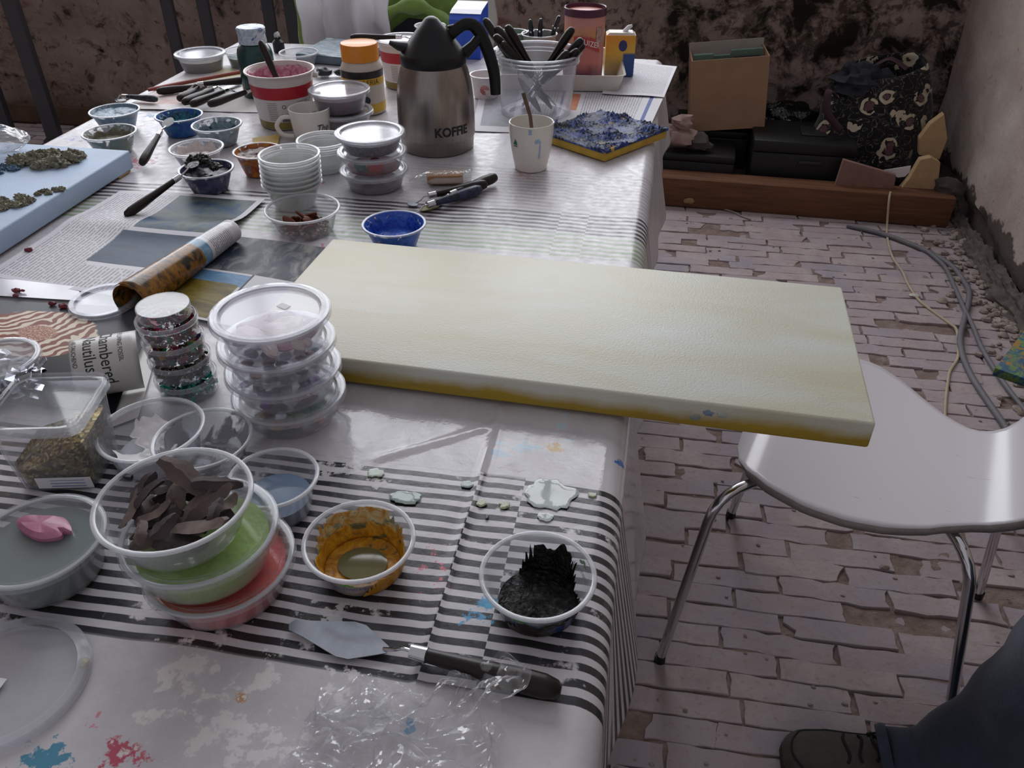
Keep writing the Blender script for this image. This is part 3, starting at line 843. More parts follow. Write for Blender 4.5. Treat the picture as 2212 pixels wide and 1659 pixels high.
# clear lid lying lower left with a price sticker
p = on(15, 1478); lz = thing('tub_lid', 'large clear plastic lid with price sticker lying in the lower left corner', 'lid', (p.x, p.y, TT))
r = 168 * depth(p) / F
MB().lathe([(0, .002), (r * .84, .002), (r * .87, .006), (r * .98, .0065), (r, .005), (r * 1.01, .0002), (r * .985, .0002), (r * .97, .0052), (r * .88, .0048), (r * .85, .001), (0, .001)], 60).build('disc', plastic('lid_clear', '#f4f5f8', .05, .15), lz)
MB().lathe([(r * .86, .0062), (r * .99, .0068), (r * 1.012, .0055), (r * 1.02, .0004), (r * .995, .0002), (r * .88, .0056), (r * .86, .0062)], 60).build('rim', plastic('lid_rim', '#f4f5f8', .28, .15), lz)
MB().box((-.012, -.012, .0025), (.022, .03, .0006)).build('price_sticker', WHITE, lz, smooth=False)
MB().blob((r * .83, .028, .0035), .005, 3, .5, 2, 6, (.7, 1, .5)).build('dried_glue', M('dried_glue', '#c9c9a0', .5), lz)

# big lidded tub with grey green paint, a pink shell on its lid
c = bowl(80, 1165, 137, .044, 'large lidded tub of dark green paint with a pink shell on its lid', 'paint_tub', 'tub', rb=.86, mat=plastic('cloudy_b', '#dfe3e6', .16, .2))
fill(c, .036, M('dark_green_paint', '#4f6a60', .5, 0, .1)); lid(c, plastic('lid_film', '#e3e8e8', .10, .08), sink=.86)
gt = c
def shell_piece(label, p, L, W_, H, rz, mat, name='shell_fragment', group=None, tilt=(0, 0), cat='shell', notch=True, seed=0):
    q = random.Random(seed + 3)
    pts = [(-.5, .02), (-.38, .22), (-.1, .36), (.2, .38), (.42, .26), (.5, .05), (.40, -.02 if notch else -.1), (.44, -.2), (.2, -.36), (-.1, -.33), (-.36, -.2)]
    pts = outline_smooth([(x * L * q.uniform(.93, 1.07), y * W_ * q.uniform(.9, 1.1)) for x, y in pts], 3)
    m = MB(); n = len(pts)
    vs = [(x, y, 0) for x, y in pts] + [(x * 1.02, y * 1.02, H * .5) for x, y in pts] + [(x * .8, y * .75, H * (.95 + .1 * nz(x * 90, y * 90, seed))) for x, y in pts] + [(0, 0, H)]
    fs = [tuple(reversed(range(n)))]
    for j in range(2): fs += [(j * n + i, j * n + (i + 1) % n, (j + 1) * n + (i + 1) % n, (j + 1) * n + i) for i in range(n)]
    fs += [(2 * n + i, 2 * n + (i + 1) % n, 3 * n) for i in range(n)]
    o = m.add(vs, fs).build(name, mat, loc=p, rot=(tilt[0], tilt[1], rz))
    return tag(o, label, cat, group)
PINK = M('pink_shell', '#b07088', .35, 0, .2, 60, .1)
p = at(92, 1140, TT + .0435); shell_piece('pink mauve shell fragment lying on the dark green tub lid', (p.x, p.y, TT + .0415), .058, .036, .009, -.1, PINK)

# stack: red tub, green tub, open bowl of driftwood
base = at(375, 1075, TT + .12); bx, by = base.x, base.y
RED = M('salmon_grit', '#f03428', .6, 0, .25, 160, .5, 200); LIME = M('lime_grit', '#8fba22', .6, 0, .15, 140, .4, 200)
c = bowl(0, 0, 0, .038, 'lidded tub of salmon red grit at the bottom of the driftwood stack', 'craft_tub', 'tub', TT, .86, CLEAR, xy=(bx + .018, by + .010), r=.063, group='stacked craft tubs in front')
fill(c, .028, RED, 'grit'); lid(c, plastic('lid_soft', '#e9ebee', .05, .15))
c = bowl(0, 0, 0, .040, 'lidded tub of lime green grit between the driftwood bowl and red tub', 'craft_tub', 'tub', TT + .0405, .86, CLEAR, xy=(bx + .012, by + .004), r=.063, group='stacked craft tubs in front')
fill(c, .026, LIME, 'grit'); lid(c, _mats['lid_soft'])
DB = TT + .0815
c = bowl(375, 1075, 166, .040, 'open clear bowl heaped with grey driftwood chips', 'wood_bowl', 'bowl', DB, .80, mat=plastic('bowl_clear', '#f0f1f5', .12, .15))
dc = c.location; dr = c['r']
DW = M('driftwood', '#5f524c', .85, 0, .35, 30, .6, 90); DW2 = M('driftwood_dark', '#43393a', .85, 0, .35, 30, .6, 90)
q = random.Random(5)
chips = [(470, 1035, 88, 22, .3, 1), (395, 1022, 110, 26, -.45, 0), (505, 1075, 92, 20, 1.45, 0), (285, 1035, 70, 18, 1.1, 1), (265, 1085, 105, 12, 1.55, 0), (315, 1065, 85, 16, .95, 1), (380, 1065, 62, 26, -1.2, 0), (445, 1080, 105, 26, .85, 0),
         (330, 1100, 70, 22, .5, 0), (440, 1135, 110, 34, -.15, 0), (350, 1130, 60, 20, .9, 1), (300, 1145, 60, 16, -1.3, 0), (390, 1165, 95, 26, .05, 1), (480, 1100, 60, 16, 1.5, 1), (345, 1045, 50, 20, .2, 1), (420, 1045, 60, 24, .5, 1), (310, 1120, 80, 12, 1.2, 0), (370, 1105, 60, 22, 1.6, 1)]
chip_say = ['curled dark chip at the back of the bowl', 'long pointed chip across the top of the heap', 'tall upright chip against the far wall', 'dark chip leaning on the bowl edge', 'thin sliver standing upright', 'narrow dark chip leaning inward', 'pale leaf-shaped chip in the middle', 'long grooved chip rising across the middle',
            'small flat chip low on the heap', 'broad rounded chip in front', 'dark small chip under the broad one', 'short sliver beside the bowl wall', 'flat dark chip at the front wall', 'dark stub beside the upright chip', 'small dark chip behind the heap', 'dark knot under the long pointed chip', 'thin stick lying along the heap', 'dark flake in the centre']
for k in range(16):
    a_ = k * 2.4; chips.append((375 + 95 * math.cos(a_) * math.sqrt((k + 1) / 16), 1105 + 60 * math.sin(a_) * math.sqrt((k + 1) / 16), 78, 20, a_ * 1.7, k % 2)); chip_say.append('one of the chips buried low in the heap')
for k, (px, py, lpx, wpx, ang, dk) in enumerate(chips):
    hz = DB + .020 + .018 * q.random() + (.006 if k < 8 else 0) if k < 18 else DB + .012 + .010 * q.random()
    p = at(px, py, hz); s = depth(p) / F
    dv = Vector((p.x - dc.x, p.y - dc.y)); lim = dr * .62
    if dv.length > lim: dv *= lim / dv.length
    L = min(lpx * s * 1.2, dr * 1.15); W_ = wpx * s * 1.9; H = .006
    m = MB(); qq = random.Random(k + 50); n = 9; up_e = []; lo_e = []
    for i in range(n + 1):
        tt = i / n; ww = W_ * .5 * (.18 + .82 * math.sin(PI * min(1, (tt * .92 + .06))) ** .55) * qq.uniform(.8, 1.15)
        bend = .10 * L * math.sin(tt * PI) * (1 if k % 2 else -1) * .5
        up_e.append((L * (tt - .5), ww + bend * .4, .0022 * math.sin(tt * 5 + k) + bend * .5)); lo_e.append((L * (tt - .5) + qq.uniform(-.002, .002), -ww + bend * .4, .0022 * math.sin(tt * 4 + k) + bend * .5))
    th_ = .0026; vs = []
    for i in range(n + 1):
        u_, l_ = Vector(up_e[i]), Vector(lo_e[i]); mid_ = u_.lerp(l_, qq.uniform(.4, .6)); k2 = .4 if i in (0, n) else 1
        vs += [u_, mid_ + Vector((0, 0, th_ * 1.6 * k2)), l_, mid_ - Vector((0, 0, th_ * k2))]
    fs = [(i * 4 + j, (i + 1) * 4 + j, (i + 1) * 4 + (j + 1) % 4, i * 4 + (j + 1) % 4) for i in range(n) for j in range(4)] + [(3, 2, 1, 0), (n * 4, n * 4 + 1, n * 4 + 2, n * 4 + 3)]
    m.add(vs, fs)
    o = m.build('driftwood_chip', DW2 if dk else DW, loc=(dc.x + dv.x, dc.y + dv.y, hz - .004), rot=(q.uniform(-.5, .5), q.uniform(-.45, .45), ang + YAW))
    tag(o, 'driftwood: ' + chip_say[k], 'driftwood', 'driftwood chips in the bowl')
MB().box((-dr * .93, .02, .037), (.012, .004, .004)).build('tape_mark', INK, c, smooth=False)

# bowl of blue grey rinse water
c = bowl(590, 1030, 97, .046, 'clear bowl half full of blue grey rinse water', 'water_bowl', 'bowl', rb=.78, mat=plastic('bowl_haze', '#eaecf2', .10, .12))
fill(c, .020, M('blue_grey_water', '#7d93ab', .1, 0, .06), 'rinse_water')
# bowl with broken white paint skin, and the grey bowl behind it
c = bowl(437, 945, 64, .034, 'grey smeared plastic tub partly hidden behind the white paint tub', 'plastic_tub', 'tub', rb=.8, mat=plastic('grey_smear', '#dfe2e8', .14, .2, smear='#9a9aa0', cover=.5, scale=14), r=.050)
c.location.y += .0
c2 = bowl(325, 925, 112, .040, 'clear tub with a torn skin of dried white paint', 'paint_tub', 'tub', rb=.84, mat=plastic('bowl_haze2', '#eef0f4', .12, .15, smear='#8fa5c4', cover=.06, scale=22))
fill(c2, .006, M('pale_blue_film', '#c5ccd4', .3, 0, .1))
def skin(u, v):
    a = fs0 - 1.55 + u * 2.6; rr = .010 + (.033 + .010 * nz(u * 7, 2.0)) * v
    return (rr * math.cos(a), rr * math.sin(a), .0115 + .016 * v ** 3 + .002 * nz(u * 6, v * 6))
fs0 = face_cam(c2.location)
SKN = M('white_paint_skin', '#f4f2f0', .45, 0, .04)
MB().sheet(skin, 50, 14, .0014).build('paint_skin', SKN, c2, auto=60)
def skin2(u, v):
    w_ = .016 + .010 * nz(v * 5, 1) + (.006 if v > .6 else 0); x = (u - .5) * 2 * w_ * (1 - .55 * max(0, v - .75) * 4 * abs(u - .5) * 2); y = -.012 + .050 * v
    c_, s_ = math.cos(fs0 + PI), math.sin(fs0 + PI)
    return (y * c_ - x * s_, y * s_ + x * c_, .012 + .018 * v * v + .004 * nz(u * 5, v * 6, 3) + (.003 * math.sin(u * 14) if v > .85 else 0))
MB().sheet(skin2, 20, 20, .0014).build('torn_skin', SKN, c2, auto=60)
MB().blob((-.022, .026, .012), .007, 5, .5, 2, 6, (1.3, .5, .8)).build('green_daub', M('green_daub', '#2f8a3f', .4), c2)

# square tub of brass flakes
sq = thing('square_tub', 'square lidded plastic tub of brass coloured flakes', 'tub', (*at(98, 866, TT + .09).xy, TT), YAW + .04)
def sqprof(hx, z, rc=.016, n=6):
    return [Vector((sx * (hx - rc) + rc * math.cos(a0 + i * PI / 2 / n), sy * (hx - rc) + rc * math.sin(a0 + i * PI / 2 / n), z)) for sx, sy, a0 in ((1, 1, 0), (-1, 1, PI / 2), (-1, -1, PI), (1, -1, 1.5 * PI)) for i in range(n + 1)]
def sqloft(rings):
    m = MB(); n = len(rings[0]); vs = [p for r_ in rings for p in r_]
    fs = [(j * n + i, j * n + (i + 1) % n, (j + 1) * n + (i + 1) % n, (j + 1) * n + i) for j in range(len(rings) - 1) for i in range(n)]
    fs += [tuple(reversed(range(n))), tuple(range((len(rings) - 1) * n, len(rings) * n))]
    return m.add(vs, fs)
sqloft([sqprof(.040, 0), sqprof(.0405, .003), sqprof(.0475, .088), sqprof(.0463, .088), sqprof(.0393, .0035), sqprof(.038, .0015)]).build('body', plastic('square_clear', '#f1f2f6', .08, .12), sq, auto=50)
sqloft([sqprof(.0510, .080), sqprof(.0514, .089), sqprof(.050, .092), sqprof(.0465, .0915), sqprof(.0455, .088), sqprof(.0450, .0875), sqprof(.0478, .0868), sqprof(.0498, .086), sqprof(.0498, .080)]).build('lid', plastic('square_lid', '#e9ecf0', .14, .07), sq, auto=50)
MB().box((.012, -.0418, .012), (.058, .0008, .015), Matrix.Rotation(.08, 3, 'X')).build('paper_label', WHITE, sq, smooth=False)
for k in range(3): MB().box((.016, -.0424 - .0001 * k, .016 - .004 * k), (.036, .0004, .0008), Matrix.Rotation(.08, 3, 'X')).build('print_line', M('label_print', '#6d7fae', .6), sq, smooth=False)
g = NT('brass_flakes'); cc_ = g.coord(); vn = g.n('ShaderNodeTexVoronoi'); g.l(cc_, vn.inputs[0]); vn.inputs['Scale'].default_value = 330
vs_ = g.sep(vn.outputs['Color'])[0]
BR = g.done(g.bsdf(g.ramp(vs_, [(0, '#3d3319'), (.4, '#7d6a32'), (.75, '#a8914e'), (1, '#e0cf98')]), .32, .75, bump=vs_, bstr=1.0, bdist=.004))
m = MB(); fl_ = [sqprof(.0375, .004), sqprof(.0400, .030), sqprof(.0405, .040), sqprof(.030, .046), sqprof(.015, .049)]
for r_ in fl_[2:]:
    for v in r_: v.z += .018 * v.x / .04 + .004 * nz(v.x * 90, v.y * 90)
o = sqloft(fl_).build('brass_flakes', BR, loc=(sq.location.x, sq.location.y, TT), rot=(0, 0, sq.rotation_euler.z))
tag(o, 'brass coloured flakes heaped inside the square tub', 'flakes', kind='stuff')

# round tub cut by the left edge, foil pieces inside
c = bowl(-5, 775, 82, .05, 'round lidded tub with silver foil at the left edge', 'craft_tub', 'tub', rb=.85)
lid(c, plastic('lid_film2', '#e9ebef', .12, .1))
m = MB(); q = random.Random(2)
for k in range(90):
    a, r_ = q.uniform(0, 2 * PI), .045 * q.random() ** .5
    m.box((r_ * math.cos(a), r_ * math.sin(a), .006 + .03 * q.random()), (.014, .010, .0006), Matrix.Rotation(q.uniform(-.6, .6), 3, 'X') @ Matrix.Rotation(q.uniform(-.6, .6), 3, 'Y') @ Matrix.Rotation(q.uniform(0, 3), 3, 'Z'))
o = m.build('foil_pieces', M('silver_foil', '#d5d7dc', .15, 1, .05), smooth=False, loc=c.location)
tag(o, 'crumpled silver foil pieces inside the tub at the left edge', 'foil', kind='stuff')

# stack of four screw jars with sequins
jb = at(350, 655, TT + .122); jr = .0345
SEQ = [['#a01a30', '#0f6a3c', '#5a1030', '#7a1020', '#2a1a2a'], ['#8a1030', '#a08020', '#5a2080', '#107a48', '#6a0a20'], ['#4a3a28', '#6d5a34', '#2d2a26', '#8a8478', '#3a2f24'], ['#1f7f80', '#28a090', '#1a5f70', '#3a3a3a', '#35b0a0']]
say = ['topmost sequin jar of the small stack, red and green foil inside', 'second sequin jar from the top, crimson and gold foil inside', 'third sequin jar from the top, brown foil inside', 'lowest sequin jar of the small stack, teal foil inside']
hj = .0265; jars = []
for k in range(4):
    zb = TT + (3 - k) * hj; off = (3 - k)
    x, y = jb.x + .0022 * (3 - off) * 1.0, jb.y - .001 * k
    t = thing('sequin_jar', say[k], 'jar', (x, y, zb), 0, 'stacked sequin jars')
    R = jr + (.0006 * k)
    MB().lathe([(0, 0), (R * .93, 0), (R * .96, .002), (R, .016), (R * .99, hj - .002), (R * .965, hj - .002), (R * .965, .016), (R * .93, .003), (0, .0012)], 40).build('jar_body', CLEAR, t)
    MB().lathe([(R, hj - .008), (R * 1.04, hj - .008), (R * 1.045, hj - .0025), (R * 1.02, hj - .0012), (R * 1.0, hj - .0025)], 40).build('screw_ring', plastic('jar_ring', '#f0f2f5', .28, .1), t)
    q = random.Random(40 + k); cols = SEQ[k]; mm = [MB() for _ in range(5)]
    for i in range(270):
        a, r_ = q.uniform(0, 2 * PI), R * .88 * q.random() ** .4
        s = q.uniform(.003, .0062)
        mm[i % 5].box((r_ * math.cos(a), r_ * math.sin(a), .004 + .014 * q.random()), (s * 1.6, s, .0003), Matrix.Rotation(q.uniform(-1.2, 1.2), 3, 'X') @ Matrix.Rotation(q.uniform(-1.2, 1.2), 3, 'Y') @ Matrix.Rotation(q.uniform(0, 3), 3, 'Z'))
    sq_root = thing('sequins', ['red, green and violet sequins in the topmost jar', 'crimson and gold sequins in the second jar', 'brown sequins in the third jar', 'teal sequins in the lowest jar'][k], 'sequins', (x, y, zb))
    sq_root['kind'] = 'stuff'
    for i in range(5):
        o = mm[i].build('sequin_scatter', M('foil_' + cols[i], cols[i], .35, 0, .1, spec=.25), sq_root, smooth=False); o['kind'] = 'stuff'
    if k == 0:
        MB().lathe([(R * .88, hj), (R * .90, hj + .013), (R * .885, hj + .0145), (0, hj + .0145), (0, hj + .0135), (R * .87, hj + .0135), (R * .865, hj)], 40).build('screw_cap', plastic('jar_cap', '#f4f5f8', .10, .08), t)
# stack of four big round tubs
bt = at(583, 672, TT + .14)
tubs4 = [('lowest big round tub of the tall stack, pastel spiral shells inside', .0340), ('third big round tub from the top, white and violet flowers inside', .0345), ('second big round tub from the top, coloured pieces inside', .0340), ('topmost big round tub of the tall stack, pink shells under its lid', .0375)]
zb = TT; sh = [(0.006, -.004), (.004, -.002), (.001, 0), (0, 0)]; T4 = []
for k, (lab, h) in enumerate(tubs4):
    c = bowl(0, 0, 0, h - .001, lab, 'craft_tub', 'tub', zb, .86, mat=plastic('tub_clear', '#eeeff4', .10, .14), xy=(bt.x + sh[k][0], bt.y + sh[k][1]), r=.0615, group='tall stack of round tubs')
    lid(c, plastic('tub_lid', '#e4e5eb', .24 if k == 3 else .20, .18)); T4.append(c); zb += h
MB().box((.008, .018, T4[3]['h'] - .0021), (.014, .009, .0004), Matrix.Rotation(-.4, 3, 'Z')).build('price_sticker', WHITE, T4[3], smooth=False)
q = random.Random(21)
def scatter(t, n, zr, f, rmax=.85):
    for k in range(n):
        a = 2 * PI * k * .618 + q.uniform(-.3, .3); z = q.uniform(*zr); r_ = (rad_at(t, z) - .010) * (rmax * math.sqrt((k + .7) / n))
        f(k, Vector((t.location.x + r_ * math.cos(a), t.location.y + r_ * math.sin(a), t.location.z + z)))
SHP = [M('pink_shell_a', '#d0a0b2', .4, 0, .25, 70), M('mauve_shell', '#b08aa4', .4, 0, .25, 70), M('cream_shell', '#dcc8c0', .4, 0, .2, 70)]
scatter(T4[3], 14, (.004, .018), lambda k, p: shell_piece(['pink', 'mauve', 'cream'][k % 3] + ' shell fragment in the topmost big tub', p, .042, .028, .007, q.uniform(0, 6), SHP[k % 3], group='shells in the topmost tub', tilt=(q.uniform(-.5, .5), q.uniform(-.5, .5)), seed=k))
BEAD = ['#3d7f9c', '#a55f2c', '#7d5f78', '#8a8a90', '#5f5a54', '#9c8a8e']
def bead(k, p):
    o = MB().blob((0, 0, .004), .0062, k, .35, 2, 6, (1.2, .9, .7)).build('pebble_bead', M('bead%d' % (k % 6), BEAD[k % 6], .4), loc=p); tag(o, ['blue', 'rust brown', 'mauve', 'grey', 'dark brown', 'dusty rose'][k % 6] + ' pebble bead in the second tub of the tall stack', 'bead', 'pebble beads in the second tub')
scatter(T4[2], 22, (.002, .012), bead, 1.0)
def flower(k, p):
    m = MB(); n = 5
    for i in range(n):
        a = 2 * PI * i / n; m.blob((.006 * math.cos(a), .006 * math.sin(a), .003), .0052, k + i, .3, 2, 5, (1, 1, .45))
    o = m.build('fabric_flower', M(['flower_white', 'flower_violet', 'flower_grey'][k % 3], ['#efecf0', '#7d4aa0', '#cdc8d4'][k % 3], .7), loc=p, rot=(q.uniform(-.8, .8), q.uniform(-.8, .8), q.uniform(0, 3)))
    tag(o, ['white', 'violet', 'pale grey'][k % 3] + ' fabric flower in the third tub of the tall stack', 'flower', 'fabric flowers in the third tub')
scatter(T4[1], 24, (.003, .020), flower, 1.0)
SPC = ['#e09a7c', '#b4d4a2', '#dcd08c', '#94cdb4', '#e6a68c']
def spiral(k, p):
    pts = [(.0052 * (1 - i / 22) * math.cos(i * .75), .0052 * (1 - i / 22) * math.sin(i * .75), .0038 + .006 * (i / 22)) for i in range(22)]
    o = MB().tube(pts, [.0042 * (1 - i / 26) for i in range(22)], 7).build('spiral_shell', M('spiral%d' % (k % 5), SPC[k % 5], .35), loc=p, rot=(q.uniform(-1, 1), q.uniform(-1, 1), q.uniform(0, 6)))
    tag(o, ['salmon', 'pale green', 'pale yellow', 'mint green', 'peach'][k % 5] + ' spiral shell in the lowest tub of the tall stack', 'shell', 'pastel spiral shells')
scatter(T4[0], 30, (.002, .016), spiral, 1.05)
# ------------------------------------------------------------------ magazines
def quad(A, B, C_, D, hfn=None, z=TT):
    """bilinear patch over four pixels lying on the cloth: u from A to B, v from A to D"""
    P = [at(*q, z) for q in (A, B, C_, D)]
    def fn(u, v):
        p = P[0].lerp(P[1], u).lerp(P[3].lerp(P[2], u), v)
        return Vector((p.x, p.y, z + .0012 + (hfn(u, v) if hfn else 0)))
    return fn
def printed(name, paper, blocks, rough=.42):
    """a printed page in UV: blocks = (u0,u1,v0,v1, kind, colours)"""
    g = NT(name); uv = g.coord('UV'); u, v, _ = g.sep(uv); col = srgb(paper)
    cur = g.mix(0.0, paper, paper)
    for (u0, u1, v0, v1, kind, cs) in blocks:
        m = g.math('MULTIPLY', g.math('MULTIPLY', g.math('GREATER_THAN', u, u0), g.math('LESS_THAN', u, u1)), g.math('MULTIPLY', g.math('GREATER_THAN', v, v0), g.math('LESS_THAN', v, v1)))
        if kind == 'text':      # columns of tiny type
            lines = g.math('LESS_THAN', g.math('FRACT', g.math('MULTIPLY', u, cs[1])), .5)
            word = g.math('GREATER_THAN', g.noise(g.mapping(uv, (cs[1], 60, 1)), 1.0, 2, .5), .42)
            ink = g.math('MULTIPLY', g.math('MULTIPLY', lines, word), .55)
            cur = g.mix(g.math('MULTIPLY', m, ink), cur, cs[0])
        else:
            sc = cs[3] if len(cs) > 3 else (4, 4, 1)
            n = g.noise(g.mapping(uv, sc, (u0 * 9, v0 * 5, 0)), 1.6, 5, .6, .8)
            pic = g.ramp(n, [(.28, cs[0]), (.48, cs[1]), (.68, cs[2])])
            cur = g.mix(m, cur, pic)
    return g.done(g.bsdf(cur, rough, spec=.14))
def page(name, fn, mat, parent, nu=30, nv=24, t=.0005):
    m = MB(); W = nu + 1
    m.sheet(fn, nu, nv, t)
    o = m.build(name, mat, parent, auto=70)
    me = o.data; L = me.uv_layers.new(name='UVMap')
    # the builder keeps vertex order: top sheet first
    k = W * (nv + 1)
    import numpy as _np
    src = {}
    for i, p in enumerate(m.v[:k]): src[(round(p[0], 6), round(p[1], 6), round(p[2], 6))] = ((i % W) / nu, (i // W) / nv)
    for i, p in enumerate(m.v[k:]): src[(round(p[0], 6), round(p[1], 6), round(p[2], 6))] = ((i % W) / nu, (i // W) / nv)
    for lp in me.loops:
        c = me.vertices[lp.vertex_index].co
        L.data[lp.index].uv = src.get((round(c.x, 6), round(c.y, 6), round(c.z, 6)), (0, 0))
    return o
mg = thing('open_magazine', 'open magazine with text columns and landscape pictures, one page rolled up', 'magazine', (0, 0, 0))
def ridge(u, v): return .004 + .012 * math.exp(-((v - .42 + .05 * u) / .10) ** 2) * (.4 + .6 * u) + .003 * math.sin(u * 5 + v * 3) * .5
pm = printed('magazine_text_page', '#cfcdd2', [(.03, .42, .04, .97, 'text', ('#55555c', 46)), (.44, .96, .03, .44, 'pic', ('#2d3836', '#5c6664', '#1c4468', (3, 5, 1))), (.40, .93, .47, .76, 'pic', ('#142438', '#30465e', '#1c3248', (2, 6, 1))), (.42, .9, .79, .97, 'text', ('#55555c', 40))])
page('text_page', quad((262, 417), (574, 433), (330, 660), (-30, 600), ridge), pm, mg)
page('lower_page', quad((-40, 600), (170, 625), (180, 655), (-60, 640), lambda u, v: .003), M('glossy_page_edge', '#c9c9d0', .12, 0, .05), mg, 10, 4)
# the rolled page: a loose tube of paper
a_, b_ = at(500, 498, TT + .022), at(278, 652, TT + .026)
ax_ = (b_ - a_); Lr = ax_.length; axn = ax_.normalized(); side_ = Vector((0, 0, 1)).cross(axn).normalized(); up_ = axn.cross(side_)
def roll_fn(u, v):
    th = -.6 + u * 2 * PI * 1.18; r = (.019 + .009 * v) * (1 - .10 * u)
    p = a_ + ax_ * v
    q = p + (side_ * math.sin(th) * r + up_ * math.cos(th) * r)
    return (q.x, q.y, q.z)
g = NT('rolled_page_print'); uv = g.coord('UV'); u, v, _ = g.sep(uv)
n = g.noise(g.mapping(uv, (5, 9, 1)), 1.5, 5, .6, .8); field = g.ramp(n, [(.36, '#23241a'), (.46, '#6d4a1c'), (.56, '#94641f'), (.64, '#2f332c')])
sky = g.ramp(n, [(.3, '#4f7592'), (.7, '#8fb2cc')])
lines = g.math('MULTIPLY', g.math('LESS_THAN', g.math('FRACT', g.math('MULTIPLY', v, 62)), .45), g.math('MULTIPLY', g.math('GREATER_THAN', v, .10), g.math('LESS_THAN', v, .30)))
lines = g.math('MULTIPLY', lines, g.math('GREATER_THAN', g.noise(g.mapping(uv, (60, 60, 1)), 1, 1), .4))
lines = g.math('MULTIPLY', lines, g.math('MULTIPLY', g.math('LESS_THAN', u, .35), g.math('GREATER_THAN', u, .02)))
col = g.mix(g.math('MULTIPLY', lines, .7), '#d3d1d6', '#3a3a40')
col = g.mix(g.math('GREATER_THAN', v, .33), col, sky); col = g.mix(g.math('GREATER_THAN', g.math('ADD', v, g.math('MULTIPLY', n, .12)), .47), col, field)
RP = g.done(g.bsdf(col, .25, spec=.4))
m = MB().grid(roll_fn, 60, 20)
o = m.build('rolled_page', RP, mg, auto=80)
L = o.data.uv_layers.new(name='UVMap'); src = {tuple(round(c, 6) for c in p): ((i % 61) / 60, (i // 61) / 20) for i, p in enumerate(m.v)}
for lp in o.data.loops:
    c = o.data.vertices[lp.vertex_index].co; L.data[lp.index].uv = src.get((round(c.x, 6), round(c.y, 6), round(c.z, 6)), (0, 0))
md = o.modifiers.new('paper', 'SOLIDIFY'); md.thickness = .0006; md.offset = 0
# the picture page to the right of the roll
mg2 = thing('picture_magazine', 'magazine page with seascape and field pictures under the large canvas', 'magazine', (0, 0, 0))
pm2 = printed('seascape_page', '#c9c8cc', [(.0, 1, .0, .46, 'pic', ('#141c2a', '#3c4450', '#8d8a86', (5, 3, 1))), (.0, .46, .48, .62, 'pic', ('#3a6488', '#6a92b4', '#3c6486', (2, 8, 1))), (.0, .44, .60, .98, 'pic', ('#4a3a10', '#6a5c18', '#8a7840', (2, 9, 1))), (.46, .475, .46, 1, 'pic', ('#2a2a30', '#2a2a30', '#2a2a30'))])
page('picture_page', quad((500, 512), (760, 548), (640, 740), (300, 668), lambda u, v: .001 + .003 * math.sin(u * 3)), pm2, mg2)
# nautilus magazine
mg3 = thing('nautilus_magazine', 'magazine open at a nautilus picture with a curled title page', 'magazine', (0, 0, 0))
g = NT('nautilus_picture'); uv = g.coord('UV'); u, v, _ = g.sep(uv)
d1 = g.n('ShaderNodeVectorMath', operation='DISTANCE'); g.l(g.mapping(uv, (1, 1.35, 0)), d1.inputs[0]); d1.inputs[1].default_value = (.40, .36 * 1.35, 0)
d2 = g.n('ShaderNodeVectorMath', operation='DISTANCE'); g.l(uv, d2.inputs[0]); d2.inputs[1].default_value = (.05, -.10, 0)
wv = g.math('SINE', g.math('MULTIPLY', g.math('ADD', d2.outputs['Value'], g.math('MULTIPLY', g.noise(uv, 6, 2), .16)), 120))
dn = g.noise(uv, 9, 2)
shellm = g.step(g.math('ADD', d1.outputs['Value'], g.math('MULTIPLY', dn, .10)), .40, .385)
stripe = g.mix(g.step(wv, -.1, .15), '#d6c9b4', '#7d3f30')
hood = g.math('MULTIPLY', g.step(g.noise(uv, 90, 2), .5, .6), .6)
inner = g.step(d1.outputs['Value'], .12, .10); stripe = g.mix(inner, stripe, g.mix(hood, '#96604a', '#e0cdb5'))
bgc = g.mix(g.step(v, .15, .55), '#56565e', '#16161b')
NAU = g.done(g.bsdf(g.mix(shellm, bgc, stripe), .4, spec=.14))
page('nautilus_page', quad((-40, 652), (345, 672), (250, 900), (-120, 860), lambda u, v: .003 + .004 * math.sin(v * 3)), NAU, mg3)
page('under_page', quad((180, 790), (345, 745), (300, 905), (150, 960), lambda u, v: .0015), M('title_paper', '#c9c6c2', .35, 0, .03), mg3, 12, 10)
ca, cb = at(158, 800, TT + .036), at(300, 776, TT + .036)
cax = (cb - ca); cn = cax.normalized(); cs_ = Vector((0, 0, 1)).cross(cn).normalized()   # points away from the camera
CRd = .036
def curl_pt(s, th, r=CRd):
    p = ca + cn * s; return p + (-cs_) * (math.sin(th) * r) + Vector((0, 0, 1)) * (math.cos(th) * r)
m = MB().grid(lambda u, v: tuple(curl_pt(cax.length * v + .006 * math.sin(u * PI), -1.3 + u * 3.9)), 40, 10)
o = m.build('curled_page', M('title_paper', '#c9c6c2', .35), mg3, auto=80)
md = o.modifiers.new('paper', 'SOLIDIFY'); md.thickness = .0006; md.offset = 0
def curl_text(s, size, along, th0, shear=0):
    def fn(x, y):
        q = curl_pt(along + y, th0 + x / CRd, CRd + .0006); return tuple(q)
    lettering(s, size, fn, INK, mg3, align='LEFT', sx=.82)
curl_text('Nautilus', .0205, cax.length * .36, -.35); curl_text('Chambered', .0205, cax.length * .60, -.5)
curl_text('THE LIVING FOSSIL', .0075, cax.length * .82, -.45); curl_text('AS TAUCHEND', .007, cax.length * .14, -.1)
